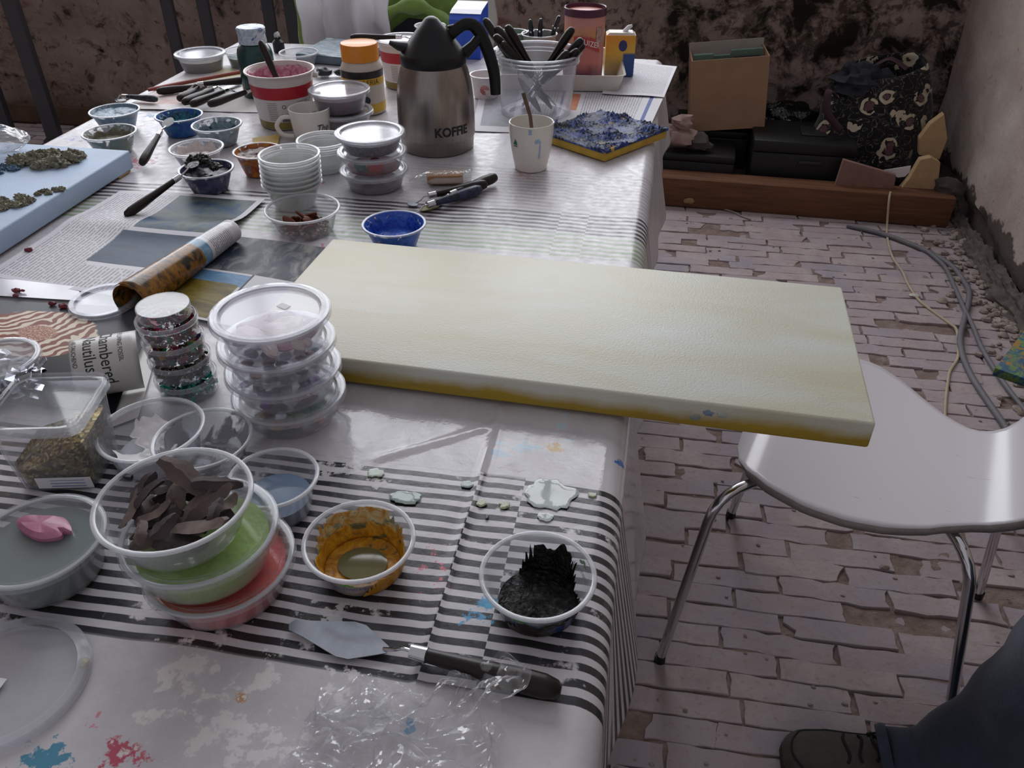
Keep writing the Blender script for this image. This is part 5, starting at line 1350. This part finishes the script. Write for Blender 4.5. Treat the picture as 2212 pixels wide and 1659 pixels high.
# bottle with an orange cap
p = at(790, 238, TT); r = 44 * depth(p) / F; bo = thing('paint_bottle', 'cream plastic bottle with orange screw cap and black and yellow label', 'bottle', (p.x, p.y, TT)); fa = face_cam(p)
MB().lathe([(0, 0), (r * .95, 0), (r, .004), (r, .095), (r * .97, .103), (r * .88, .113), (r * .80, .120), (0, .120)], 44).build('body', M('bottle_cream', '#c9bdb0', .35, 0, .04), bo)
MB().lathe([(0, .118), (r * .85, .118), (r * .88, .119), (r * .88, .152), (r * .85, .155), (r * .80, .1535), (0, .1530)], 44).build('screw_cap', M('orange_cap', '#e08a22', .35, 0, .06, 30), bo)
def lb(z0, z1, off): return [(r, z0), (r + off, z0), (r + off, z1), (r, z1)]
MB().lathe(lb(.084, .100, .0006), 44).build('black_label', M('label_black', '#1d191a', .4), bo)
MB().lathe(lb(.068, .084, .0006), 44).build('yellow_label', M('label_yellow', '#d3a52c', .4), bo); MB().lathe(lb(.006, .026, .0006), 44).build('yellow_foot', M('label_yellow', '#d3a52c', .4), bo)
lettering('GALERIA', .016, round_wrap(r + .0006, .0755, fa + .18), M('label_ink', '#3a2c14', .5), bo)
vs = [round_wrap(r + .0008, .036, fa + .10)(.009 * math.cos(i * PI / 12), .009 * math.sin(i * PI / 12)) for i in range(24)]
MB().add(vs, [tuple(range(24))]).build('round_print', M('emblem_navy2', '#1f2738', .4), bo, smooth=False)
# dark green bottle with smeared white cap
p = at(566, 205, TT); r = 37 * depth(p) / F; bg_ = thing('green_bottle', 'dark green bottle with a smeared white cap behind the red banded bucket', 'bottle', (p.x, p.y, TT))
MB().lathe([(0, 0), (r * .95, 0), (r, .003), (r, .10), (r * .93, .112), (r * .78, .122), (r * .6, .128), (0, .128)], 40).build('body', M('bottle_green', '#0f3a38', .25, 0, .15), bg_)
MB().lathe([(0, .126), (r * .76, .126), (r * .78, .128), (r * .74, .147), (r * .78, .149), (r * .80, .160), (r * .74, .163), (0, .162)], 40).build('cap', paint('cap_smeared', '#c9ccd2', '#9fb3c4', 60, .35, .2, '#2d5f94'), bg_)
# small things around
c = bowl(432, 114, 53, .046, 'clear tub half full of grey paint on the far left', 'paint_tub', 'tub', TT, .82); fill(c, .030, M('grey_paint', '#6d675e', .5)); lid(c, plastic('lid_clear2', '#e6e8ee', .2, .2))
c = bowl(526, 108, 42, .044, 'clear tub half full of dark green paint behind the green bottle', 'paint_tub', 'tub', TT, .82); fill(c, .028, M('forest_paint', '#33584a', .5))
c = bowl(645, 112, 42, .036, 'empty clear tub behind the red banded bucket', 'plastic_tub', 'tub', TT, .8)
p = at(604, 112, TT); t = thing('glue_bottle', 'tiny black bottle with a clotted white tip', 'bottle', (p.x, p.y, TT))
MB().lathe([(0, 0), (.016, 0), (.017, .002), (.017, .028), (.009, .036), (.009, .042), (0, .042)], 24).build('body', BLACKP, t); MB().blob((0, 0, .047), .009, 2, .6, 2, 6).build('clotted_tip', M('clot_white', '#b9b9b4', .6), t)
p = at(742, 122, TT); sc_ = thing('small_canvas', 'small grey blue canvas with a ridged surface behind the orange capped bottle', 'canvas', (p.x, p.y, TT), -.10)
MB().box((0, 0, .012), (.20, .20, .022)).build('canvas_block', M('slate_canvas', '#5f6d78', .6, 0, .2, 20), sc_, bevel=.003)
MB().grid(lambda u, v: ((u - .5) * .2, (.5 - v) * .2, .0235 + .006 * abs(nz(u * 5, v * 14, 3)) * (0 if min(u, v, 1 - u, 1 - v) < .001 else 1)), 60, 60).build('ridged_paint', M('slate_paint', '#6d7d88', .4, 0, .25, 40, .6, 90), sc_, auto=180)
p = at(716, 166, TT); bt_ = thing('blister_tray', 'clear blister tray with black cut pieces beside the orange capped bottle', 'tray', (p.x, p.y, TT), .1)
MB().box((0, 0, .004), (.10, .06, .008)).build('tray', CLEAR, bt_, bevel=.003)
MB().blob((-.02, 0, .012), .018, 3, .5, 2, 8, (1.2, .8, .7)).build('black_piece', M('tar_black', '#23272e', .4), bt_); MB().blob((.025, .005, .012), .014, 6, .6, 2, 8, (1.2, .8, .7)).build('black_piece', M('tar_black', '#23272e', .4), bt_)
c = bowl(929, 54, 36, .075, 'white paper cup behind the coffee flask', 'paper_cup', 'cup', TT, .72, mat=M('paper_cup_white', '#d6d2cc', .5), r=.043)
o = MB().tube([Vector(c.location) + Vector((.03, 0, .012)), Vector(c.location) + Vector((.026, .0, .088))], .0022, 8).build('stir_stick', WHITE); tag(o, 'white stirring stick in the paper cup behind the flask', 'stick')
p = at(1012, 120, TT); t = thing('blue_carton', 'blue cardboard box with a white top behind the coffee flask', 'box', (p.x, p.y + .02, TT), .0)
bwid = 66 * depth(p) / F
MB().prism([(-.06, 0), (.06, 0), (.06, .105), (.045, .118), (.02, .124), (-.06, .132)], -bwid / 2, bwid / 2, Matrix(((0, 0, 1), (-1, 0, 0), (0, 1, 0))) ).build('box_body', M('carton_blue', '#1f4fc0', .45, 0, .04), t, smooth=False)
MB().prism([(.046, .1195), (.02, .126), (-.06, .134), (-.06, .133), (.02, .125), (.046, .1185)], -bwid / 2, bwid / 2, Matrix(((0, 0, 1), (-1, 0, 0), (0, 1, 0)))).build('white_flap', M('flap_white', '#dcdce2', .5), t, smooth=False)
c = bowl(1049, 160, 36, .056, 'small white tub with a red swirl emblem behind the flask handle', 'ice_cream_tub', 'tub', TT, .82, mat=M('tub_white', '#d9cfcf', .35), r=.037)
fa = face_cam(c.location); R_ = rad_at(c, .028) + .0008
for k in range(3):
    pts = [(lambda a, b: ((R_) * math.cos(fa + b / R_ - .1), (R_) * math.sin(fa + b / R_ - .1), .026 + a))(.0035 * (k + 1) * math.sin(i * PI / 8 * .9), .0035 * (k + 1) * math.cos(i * PI / 8 * .9)) for i in range(15)]
    MB().tube(pts, .0009, 6).build('swirl_print', M('swirl_red', '#c9463f', .4), c)
for lab, px, py, rr in [('pale green tin behind the clear bucket', 1110, 68, .034), ('grey tin holding three knives behind the clear bucket', 1165, 72, .045)]:
    c = bowl(px, py, 0, .105, lab, 'paint_tin', 'tin', TT, .97, mat=M('tin_green' if rr < .04 else 'tin_grey', '#7d9488' if rr < .04 else '#9a9a98', .4), r=rr)
kt = Vector(c.location)
for k, (px, py) in enumerate([(1145, 42), (1168, 40), (1208, 34)]):
    b = aty(px, py, kt.y); e = kt + Vector((.012 * (k - 1), 0, .03)); t = thing('table_knife', ['table knife with riveted black handle, leftmost in the grey tin', 'table knife with riveted black handle, middle one in the grey tin', 'table knife with riveted black handle leaning right in the grey tin'][k], 'knife', b, 0, 'riveted knives', rot=orient(b, e))
    MB().tube([(0, 0, 0), (.004, 0, 0), (.02, 0, 0), (.085, 0, 0), (.09, 0, 0)], [.004, .008, .0095, .0085, .006], 12, flat=.7).build('handle', M('blue_black_handle', '#15202c', .35), t)
    for s in (.03, .06): MB().tube([(s, -.010, 0), (s, .010, 0)], .0026, 8).build('rivet', CHROME, t); MB().tube([(s, 0, -.0085), (s, 0, .0085)], .0026, 8).build('rivet', CHROME, t)
    MB().prism([(.088, .006), (.15, .008), (.15, -.004), (.088, -.006)], -.0008, .0008).build('blade', KNIFE, t, smooth=False)
# white papers and knives at the upper left
o = page('scrap_paper', quad((262, 236), (566, 244), (640, 128), (420, 150), lambda u, v: .0005 + .001 * math.sin(u * 6)), printed('scrap_print', '#d6d3d0', [(.05, .5, .1, .5, 'pic', ('#d9d3cf', '#c9a9a4', '#d6d0cc', (3, 6, 1))), (.3, .9, .55, .9, 'pic', ('#d9d6d2', '#cfc39a', '#d3cfcc', (4, 5, 1)))], .5), None, 14, 12)
tag(o, 'paint-stained white paper under the pile of palette knives', 'paper')
kn6 = [((338, 198), (520, 176), 'leftmost', 0), ((385, 214), (470, 172), 'short handled', 1), ((395, 222), (520, 165), 'second from the front', 2), ((412, 226), (505, 188), 'third from the front', 0), ((450, 226), (570, 186), 'front', 1), ((545, 172), (430, 182), 'farthest', 2)]
for k, (b, e, say_, bl_) in enumerate(kn6):
    palette_knife(say_ + ' palette knife in the pile on the stained paper', at(*b, TT + .013 + .003 * k), at(*e, TT + .013 + .003 * k), .12, ['leaf', 'diamond', 'long'][bl_], group='palette knives in the pile', hr=.010)
palette_knife('paint-clotted palette knife behind the slate blue cup', at(340, 214, TT + .014), at(268, 208, TT + .012), .09, 'leaf', hmat=paint('clotted_handle', '#17181c', '#3a4048', 60, .4, .6), bmat=M('grey_caked', '#8a8f90'), group='palette knives in the pile')
o = MB().tube([at(320, 194, TT + .006), at(430, 172, TT + .006), at(545, 150, TT + .006)], [.0045, .0055, .004], 8).build('brush_stick', M('red_stick', '#8a4038', .5, 0, .2, 30)); tag(o, 'long red brown paint stick lying along the table edge', 'stick')
o = page('yellow_card', quad((545, 300), (605, 292), (600, 318), (548, 322), lambda u, v: .001), M('yellow_card', '#c9ac5a', .6), None, 4, 4); tag(o, 'yellow card scrap behind the nested cups', 'card')
# clear cup of wrapped things on the pale blue canvas
p = at(8, 330, T + .042); o = MB().grid(lambda u, v: ((.02 + .035 * math.sin(v * PI)) * math.cos(u * 6.2832) * (1 + .15 * nz(u * 5, v * 4, 3)), (.02 + .03 * math.sin(v * PI)) * math.sin(u * 6.2832), .002 + .045 * v + .006 * nz(u * 9, v * 9)), 40, 24).build('film_bundle', plastic('bundle_film', '#f6f6f8', .12, .06, '#ffffff', gloss=1.6), loc=(p.x, p.y, T + .0425), auto=30)
md = o.modifiers.new('f', 'SOLIDIFY'); md.thickness = .0004
tag(o, 'crumpled clear film bundle on the pale blue canvas', 'wrapper')
# ------------------------------------------------------------------ far corner of the room
g = NT('orange_timber'); c_ = g.coord(); n_ = g.noise(g.mapping(c_, (1.5, 20, 20)), 3, 5, .6, .5)
TIM = g.done(g.bsdf(g.mix(g.step(n_, .35, .7), '#77523b', '#5c3f2f'), .75, spec=.25, bump=n_, bstr=.3))
bmA, bmB = aty(1400, 441, 3.21), aty(2046, 496, 3.17)
bm_ = MB(); Lb = 1.55
def beam_fn(u, v):
    a = v * 4; k = int(min(a, 3.999)); f = a - k; cs = [(0, 0), (0, .118), (.10, .118), (.10, 0), (0, 0)]
    y = cs[k][0] + (cs[k + 1][0] - cs[k][0]) * f; z = cs[k][1] + (cs[k + 1][1] - cs[k][1]) * f
    x = -Lb + Lb * u
    return (x, y + .003 * nz(x * 5, z * 9), z + .004 * nz(x * 4, y * 20, 2) + (.01 * (1 - u) if z > .05 else 0))
bo_ = thing('timber_beam', 'orange brown timber beam lying on the floor before the far wall', 'beam', (1.163, 3.172, .001), -.028)
MB().box((-Lb / 2, .05, .060), (Lb, .10, .118)).build('timber', TIM, bo_, bevel=.004)
bo_['kind'] = 'thing'
MB().blob((-.995, -.004, .03), .016, 2, .5, 2, 6, (1.5, .5, .8)).build('split_knot', M('pale_wood', '#9a7a56', .8), bo_)
# black cases
CASE = M('black_case', '#131314', .5, 0, .2, 20, .1)
def case(label, x0, x1, y0, y1, z1, rz=0.0, lidh=.05, clasp=True):
    t = thing('tool_case', label, 'case', ((x0 + x1) / 2, (y0 + y1) / 2, .0), rz, 'black cases behind the beam')
    w_, d_ = x1 - x0, y1 - y0
    MB().box((0, 0, (z1 - lidh) / 2 + .002), (w_ * .97, d_ * .97, z1 - lidh - .004), taper=1.02).build('body', CASE, t, bevel=.006)
    MB().box((0, 0, z1 - lidh / 2), (w_, d_, lidh)).build('lid', CASE, t, bevel=.008)
    if clasp:
        MB().box((.03, -d_ / 2 - .003, z1 - lidh - .03), (.09, .012, .016)).build('handle', M('case_grey', '#2a2a2c', .4), t, bevel=.003)
        MB().box((.04, 0, z1 + .003), (.10, d_ * .4, .008)).build('lid_latch', M('case_grey2', '#232326', .45), t, bevel=.003)
    return t
case('black plastic tool case behind the timber beam', .40, .80, 3.32, 3.60, .255, -.02)
case('low black box at the table end of the beam', -.02, .34, 3.305, 3.52, .185, -.04, .03, False)
case('dark box hidden under the cardboard carton', .10, .40, 3.53, 3.82, .215, 0, .03, False)
# cardboard carton holding green things
A = aty(1490, 287, 3.48); B_ = aty(1652, 268, 3.48)
wbx = (B_ - A).length; slope = math.atan2(B_.z - A.z, B_.x - A.x)
hb = .285
ctn = thing('cardboard_carton', 'open tan cardboard carton perched behind the beam', 'carton', (A.x, A.y, .222), 0, rot=(0, -.10, .05))
KR = M('kraft_board', '#9d7d63', .85, 0, .08, 12); KI = M('carton_inside', '#a89f98', .85, 0, .06, 12)
dp = .20; th = .005
for nm, c_, d_ in [('front_panel', (wbx / 2, 0, hb / 2), (wbx, th, hb)), ('back_panel', (wbx / 2, dp, hb / 2 + .012), (wbx, th, hb + .024)), ('side_panel', (th / 2, dp / 2, hb / 2), (th, dp - th, hb)), ('side_panel', (wbx - th / 2, dp / 2, hb / 2), (th, dp - th, hb)), ('bottom_panel', (wbx / 2, dp / 2, th / 2), (wbx - 2 * th, dp - th, th))]:
    MB().box(c_, d_).build(nm, KI if nm == 'back_panel' else KR, ctn, smooth=False)
R_ = Matrix.Rotation(.05, 3, 'Z') @ Matrix.Rotation(-.10, 3, 'Y')
for k, (x0, x1, zt, y0, colr, lab) in enumerate([(.012, .09, .285, .07, '#5f7a68', 'tall green folder in the cardboard carton'), (.095, .16, .27, .10, '#587263', 'short green folder in the cardboard carton'), (.165, wbx - .012, .282, .12, '#647f6c', 'wide green folder in the cardboard carton'), (.17, wbx - .03, .272, .06, '#22262a', 'black notebook in the cardboard carton')]):
    o = MB().box((0, 0, zt / 2), (x1 - x0, .022, zt)).build('paper_folder', M('folder%d' % k, colr, .6), smooth=False, loc=Vector(ctn.location) + R_ @ Vector(((x0 + x1) / 2, y0, th + .002)), rot=ctn.rotation_euler, bevel=.001)
    tag(o, lab, 'folder', 'folders in the carton')
# black bin bag
o = MB().blob((0, 0, .10), .15, 4, .35, 2.6, 26, (1.15, .75, .62)).build('bin_bag', M('glossy_black_film', '#08080a', .18, 0, .2, 20, .9, 22, bdist=.02), loc=(.55, 3.70, .215 - .11))
tag(o, 'shiny black bin bag slumped behind the tool case', 'bag')
# patterned bag
g = NT('paisley_cloth'); c_ = g.coord()
v1 = g.n('ShaderNodeTexVoronoi'); v1.feature = 'F1'; wob = g.n('ShaderNodeVectorMath', operation='ADD')
nvec = g.n('ShaderNodeTexNoise'); g.l(c_, nvec.inputs['Vector']); nvec.inputs['Scale'].default_value = 14
sc1 = g.n('ShaderNodeVectorMath', operation='SCALE'); g.l(nvec.outputs['Color'], sc1.inputs[0]); sc1.inputs['Scale'].default_value = .05
g.l(c_, wob.inputs[0]); g.l(sc1.outputs[0], wob.inputs[1]); g.l(wob.outputs[0], v1.inputs['Vector']); v1.inputs['Scale'].default_value = 12
dd = v1.outputs['Distance']
ring = g.math('LESS_THAN', g.math('ABSOLUTE', g.math('SUBTRACT', dd, .34)), .06); core = g.math('LESS_THAN', dd, .20); ring2 = g.math('LESS_THAN', g.math('ABSOLUTE', g.math('SUBTRACT', dd, .26)), .022)
gap = g.math('GREATER_THAN', g.noise(c_, 30, 2), .45)
col = g.mix(g.math('MULTIPLY', ring, gap), '#17161a', '#b9ae98'); col = g.mix(core, col, '#5c3f44'); col = g.mix(g.math('MULTIPLY', ring2, gap), col, '#a89c86')
sprig = g.math('MULTIPLY', g.math('LESS_THAN', g.math('ABSOLUTE', g.math('SUBTRACT', g.noise(c_, 22, 2, .5, 1.5), .5)), .012), .5)
col = g.mix(sprig, col, '#8d8576')
PAI = g.done(g.bsdf(col, .85, spec=.2, sheen=.2))
pb = thing('patterned_bag', 'slouched black cloth bag with cream paisley pattern in the corner', 'bag', (.86, 3.50, .10))
def bagf(u, v):
    a = u * 2 * PI; z = .40 * v
    r = .205 * (1 - .28 * v * v + .10 * math.sin(v * PI)) * (1 + .10 * nz(math.cos(a) * 1.5, math.sin(a) * 1.5, v * 3) + .05 * math.sin(a * 5 + v * 4))
    return (r * 1.05 * math.cos(a) + .015 * v, r * .62 * math.sin(a) - .02 + .08 * v, z * (1 + .10 * math.cos(a - .6)))
o = MB().grid(bagf, 64, 30).build('cloth_body', PAI, pb, auto=180); md = o.modifiers.new('cl', 'SOLIDIFY'); md.thickness = .004
MB().lathe([(0, 0), (.17, 0), (.18, .01), (0, .012)], 32, sx=1.05, sy=.62).build('base', PAI, pb)
MB().blob((-.06, .02, .34), .10, 9, .5, 3, 18, (1.1, .7, .7)).build('dark_clothes', M('dark_bundle', '#26262e', .9, 0, .4, 40, .7, 60), pb)
MB().tube(smoothpath([(-.16, -.06, .30), (-.20, -.08, .33), (-.19, -.09, .25), (-.13, -.11, .19)], 6), .016, 8, flat=.3).build('strap', M('plum_strap', '#3f2730', .7), pb)
MB().tube(smoothpath([(-.02, .06, .40), (.03, .05, .43), (.09, .02, .40)], 6), .018, 8, flat=.35).build('strap', M('plum_strap', '#3f2730', .7), pb)
# board, foam shards, stones
def slab(name, label, cat, pxs, Y, th_, mat, tilt=0.0, zadd=0.0):
    P = [aty(x, y, Y) for x, y in pxs]; c = P[0].copy(); 
    o = MB().prism([(p.x - c.x, p.z - c.z) for p in P], 0, th_, Matrix(((1, 0, 0), (0, 0, 1), (0, 1, 0)))).build(name, mat, smooth=False, loc=c, rot=(tilt, 0, 0), bevel=.003)
    return tag(o, label, cat)
slab('pink_board', 'dusty pink board leaning behind the beam below the patterned bag', 'board', [(1800, 412), (1822, 345), (1936, 378), (1928, 432)], 3.24, .02, M('dusty_pink', '#8a6a60', .9, 0, .15, 20))
FOAM = M('yellow_foam', '#b99b74', .95, 0, .10, 30, .5, 140)
slab('foam_shard', 'lower yellow foam shard standing on the beam end', 'foam', [(1932, 424), (1965, 385), (1988, 345), (2012, 340), (2032, 352), (2028, 385), (2015, 430), (1975, 434)], 3.262, .035, FOAM)
slab('foam_shard', 'upper pointed yellow foam shard leaning in the corner', 'foam', [(1985, 335), (1986, 300), (2010, 268), (2040, 246), (2047, 300), (2030, 345), (2005, 340)], 3.36, .035, FOAM)
slab('paper_scrap', 'torn white paper under the patterned bag', 'paper', [(1905, 368), (1968, 358), (1966, 372), (1955, 382), (1940, 384)], 3.30, .003, WHITE)
STN = M('pink_stone', '#a08880', .9, 0, .2, 20, .5, 40)
for k, (px, py, r_, lab) in enumerate([(1478, 262, .035, 'round pinkish stone beside the cardboard carton'), (1470, 295, .05, 'larger pale pink stone below the carton corner'), (1508, 308, .04, 'dark grey stone under the cardboard carton'), (1445, 285, .035, 'pinkish stone just beyond the table end'), (2050, 405, .045, 'dark broken brick at the right end of the beam')]):
    p = aty(px, py, 3.36 if k < 4 else 3.26)
    o = MB().blob((0, 0, 0), r_, k, .5, 1.6, 10, (1.3, .9, .8)).build('stone', STN if k not in (2, 4) else M('dark_stone', '#4f4845', .9, 0, .2, 20, .5, 40), loc=(p.x, p.y, max(p.z, .22 if k < 4 and False else p.z)))
    tag(o, lab, 'stone', 'stones behind the beam')
ml = MB().grid(lambda u, v: (-.35 + 1.58 * u, 3.27 + .60 * v, .02 + .10 * v + .03 * nz(u * 14, v * 6, 3) + .015 * nz(u * 40, v * 16)), 90, 30).build('debris', M('debris_dark', '#3d342f', .95, 0, .4, 40, .8, 60))
tag(ml, 'dark rubble and dirt banked between the beam and wall', 'debris', kind='stuff')
# cords
def fl(px, py, z=.005): return at(px, py, z)
cord = [aty(1922, 421, 3.19), aty(1917, 445, 3.165), fl(1916, 492), fl(1918, 520), fl(1928, 555), fl(1950, 588), fl(1962, 615), fl(1985, 648), fl(2020, 676), fl(2050, 698), fl(2066, 712), fl(2070, 745), fl(2068, 775), fl(2052, 802), fl(2047, 830), fl(2043, 862), fl(2041, 900)]
cord[0].z += .012; cord[1].z = .1
o = MB().tube(smoothpath(cord, 5), .0042, 8).build('cream_string', M('cream_cord', '#b3a48c', .7, 0, .1)); tag(o, 'thin cream cord trailing over the brick floor', 'cord')
for lab, pts, r_ in [('thick grey cable curving along the right wall', [(1830, 487), (1905, 505), (1985, 535), (2050, 570), (2085, 612), (2094, 640), (2083, 690), (2074, 730), (2080, 770), (2100, 815), (2130, 862), (2160, 905), (2190, 950), (2215, 990)], .009), ('second grey cable branching off towards the right corner', [(2000, 540), (2040, 575), (2062, 620), (2082, 665), (2102, 705), (2120, 750), (2150, 800), (2185, 850), (2230, 905)], .007)]:
    o = MB().tube(smoothpath([fl(x, y, r_ if r_ > .008 else .012) for x, y in pts], 5), r_, 10).build('grey_cable', M('cable_grey', '#6f6d72', .6, 0, .1)); tag(o, lab, 'cable')
o = MB().tube(smoothpath([fl(1565, 452), fl(1585, 458), fl(1600, 466), fl(1622, 474)], 5), .003, 6).build('twine', M('pale_twine', '#a0958c', .8)); tag(o, 'short frayed twine on the floor before the beam', 'twine')
o = MB().blob((0, 0, .004), .014, 4, .3, 2, 8, (1.3, .8, .3)).build('pebble', M('white_pebble', '#c9c6c2', .7), loc=at(1975, 640, .001)); tag(o, 'flat white pebble on the floor beside the cream cord', 'pebble')
# painting on a stool at the right edge
pa, pb_, pc_ = at(2148, 797, .47), at(2214, 712, .47), at(2214, 872, .47)
e1 = (pb_ - pa); rz_ = math.atan2(e1.y, e1.x); n1 = Vector((math.sin(rz_), -math.cos(rz_), 0))
S1, S2 = .30, .24
cpt = pa + e1.normalized() * S1 / 2 + n1 * S2 / 2
cp = thing('colourful_painting', 'small green and blue dotted painting jutting in at the right edge', 'painting', (cpt.x, cpt.y, .455), rz_)
MB().box((0, 0, .009), (S1, S2, .018)).build('canvas_block', paint('dotted_paint', '#5f7a3c', '#274f6d', 45, .5, .4, '#8a6a2c', cut=(.42, .56)), cp, bevel=.002)
stl = thing('wooden_stool', 'plain wooden stool under the dotted painting at the right edge', 'stool', (cpt.x + .10, cpt.y + .02, 0), .3)
MB().lathe([(0, .43), (.12, .43), (.125, .436), (.125, .448), (.12, .454), (0, .454)], 32).build('seat', M('stool_wood', '#7d6148', .6, 0, .2, 12), stl)
for k in range(4):
    a = PI / 4 + k * PI / 2; MB().tube([(.085 * math.cos(a), .085 * math.sin(a), .43), (.12 * math.cos(a), .12 * math.sin(a), .002)], [.014, .011], 10).build('leg', M('stool_wood', '#7d6148'), stl)

# ------------------------------------------------------------------ chair, jacket and bag behind the table
c2 = copy_tree(ch); c2['label'] = 'white shell chair behind the far end of the table under a green jacket'; c2.location = (-.80, 3.02, 0); c2.rotation_euler = (0, 0, PI / 2)
def drape(pxl, pxr, zt, y0, seed, amp, back=.10, zb=.50, sag=None):
    L0, R0 = aty(pxl, 60, y0), aty(pxr, 60, y0)
    def fn(u, v):
        x = L0.x + (R0.x - L0.x) * u
        top = zt + .03 * nz(u * 3, seed) - (sag(u) if sag else 0)
        if v < .2: y = y0 + back * (1 - v / .2); z = top - .01
        else: k = (v - .2) / .8; y = y0 - .02 * math.sin(k * PI); z = top - (top - zb) * k
        y += amp * (nz(u * 5, v * 2, seed) + .5 * abs(math.sin(u * 9 + seed + v * 1.6 + 1.5 * nz(u * 3, v * 2, seed + 5)))) - .015
        return (x + .015 * nz(u * 4, v * 5, seed + 3), y, z)
    return fn
GRN = M('green_fleece', '#7d9a4a', .95, 0, .15, 25, .3, 150, sheen=.4)
jk = thing('fleece_jacket', 'green fleece jacket hung over the chair behind the table', 'jacket', (0, 0, 0))
o = MB().grid(drape(648, 990, .90, 2.74, 1, .035), 70, 40).build('cloth', GRN, jk, auto=180); md = o.modifiers.new('cl', 'SOLIDIFY'); md.thickness = .008
fold = [aty(800, 60, 2.69), aty(850, 22, 2.69), aty(900, 12, 2.69), aty(945, 35, 2.69), aty(972, 75, 2.70)]
MB().tube(smoothpath(fold, 6), [.022 + .008 * math.sin(i * .7) for i in range(25)], 12).build('collar_roll', GRN, jk)
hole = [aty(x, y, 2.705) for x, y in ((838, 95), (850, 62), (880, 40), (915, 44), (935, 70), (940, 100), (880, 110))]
MB().add([h for h in hole] + [h + Vector((0, .01, 0)) for h in hole], [tuple(range(7)), tuple(reversed(range(7, 14)))] + [(i, (i + 1) % 7, 7 + (i + 1) % 7, 7 + i) for i in range(7)]).build('painted_hollow', M('hollow_shade', '#20212c', .9), jk, smooth=False)  # flat dark patch painting in the shade of the hollow under the fold
o = MB().grid(drape(655, 850, .93, 2.65, 6, .06, .04, .62), 60, 40).build('plastic_bag', None, auto=180); md = o.modifiers.new('cl', 'SOLIDIFY'); md.thickness = .001
g = NT('white_bag_film'); b_ = g.bsdf('#f2f0f4', .4, spec=.4); tr_n = g.n('ShaderNodeBsdfTranslucent'); tr_n.inputs[0].default_value = srgb('#f2f0f4')
o.data.materials.append(g.done(g.mixs(.45, b_, tr_n.outputs[0])))
tag(o, 'white plastic carrier bag hanging before the green jacket', 'bag')

# ------------------------------------------------------------------ seated person: one leg and shoe in view
pe = thing('person', 'person in dark blue jeans and dark lace-up shoe, one leg in view', 'person', (.492, .828, 0))
DEN = M('dark_denim', '#2d3747', .9, 0, .25, 25, .35, 220, sheen=.2)
leg = smoothpath([(-.012, -.005, .066), (.055, -.006, .082), (.13, -.012, .20), (.165, -.025, .38), (.225, -.05, .52), (.33, -.14, .56), (.46, -.26, .58), (.58, -.36, .58)], 6)
rad = [(.048), .054, .072, .084, .092, .092, .098, .10]; rr = []
for i in range(len(rad) - 1): rr += [rad[i] + (rad[i + 1] - rad[i]) * q_ / 6 for q_ in range(6)]
rr.append(rad[-1])
rr = [x * 1.08 for x in rr]
m = MB().tube(leg, rr, 28)
nv = []
for i, v in enumerate(m.v):
    v = Vector(v); d = .006 * nz(v.x * 16, v.y * 16, v.z * 9) + .004 * math.sin(v.z * 46 + v.x * 20 + v.y * 12)
    c = leg[min(len(leg) - 1, i // 28)]; nv.append(tuple(v + (v - c).normalized() * d))
m.v = nv
m.build('trouser_leg', DEN, pe, auto=180)
MB().tube([(-.020, -.005, .063), (-.012, -.005, .066), (-.004, -.005, .069)], [.052, .054, .052], 28).build('trouser_hem', DEN, pe)

def shoe_w(s): return interp([(0, .030), (.12, .036), (.35, .036), (.55, .042), (.75, .050), (.88, .047), (.95, .038), (1.0, .016)], s)
def shoe_h(s): return interp([(0, .085), (.15, .092), (.33, .095), (.48, .078), (.62, .064), (.78, .055), (.90, .050), (.97, .042), (1, .026)], s)
LS = .29; HX = .12
def upper(u, v):
    s = v; a = PI * u; w_ = shoe_w(s); h = shoe_h(s)
    sq_ = 2.6
    cx = math.copysign(abs(math.cos(a)) ** (2 / sq_), math.cos(a)); sz = abs(math.sin(a)) ** (2 / 2.1)
    return (HX - LS * s, cx * w_ + .006 * math.sin(s * PI), .016 + (h - .016) * sz)
SHO = M('dark_suede', '#4a433f', .8, 0, .2, 60, .3, 200)
so = MB().grid(upper, 24, 40).build('shoe', SHO, pe, auto=60)
def sole_out(grow=.004):
    L_ = []; 
    for i in range(30): s = i / 29; L_.append((HX - LS * s, -(shoe_w(s) + grow) + .006 * math.sin(s * PI)))
    for i in range(29, -1, -1): s = i / 29; L_.append((HX - LS * s, (shoe_w(s) + grow) + .006 * math.sin(s * PI)))
    return L_
MB().prism(sole_out(), .001, .024).build('sole', M('shoe_rubber', '#2c2826', .6), so, bevel=.003)
def seam(off, s0, s1, k):
    P_ = []
    for i in range(21):
        s = s0 + (s1 - s0) * i / 20
        u = off; P_.append(Vector(upper(u, s)) + Vector((0, 0, .001)))
    return P_
SEAM = M('seam_black', '#141212', .7)
for off in (.24, .76):
    MB().tube(seam(off, .30, .90, 0), .0016, 6).build('seam', SEAM, so)
tl = [Vector(upper(.24 + .52 * i / 16, .90 + .06 * math.sin(PI * i / 16))) + Vector((0, 0, .001)) for i in range(17)]
MB().tube(tl, .0018, 6).build('toe_seam', SEAM, so)
for k in range(4):
    s = .44 + .075 * k
    P_ = [Vector(upper(.34 + .32 * i / 8, s + .03 * math.sin(i * .8) * (1 if k % 2 else -1) * .4)) + Vector((0, 0, .0025)) for i in range(9)]
    MB().tube(P_, .0024, 6).build('lace', M('lace_black', '#191716', .8), so)
MB().tube(smoothpath([Vector(upper(.5, .42)) + Z * .004, Vector(upper(.36, .47)) + Z * .010, Vector(upper(.30, .54)) + Z * .004, Vector(upper(.42, .46)) + Z * .004], 6), .0022, 6).build('lace', M('lace_black', '#191716'), so)
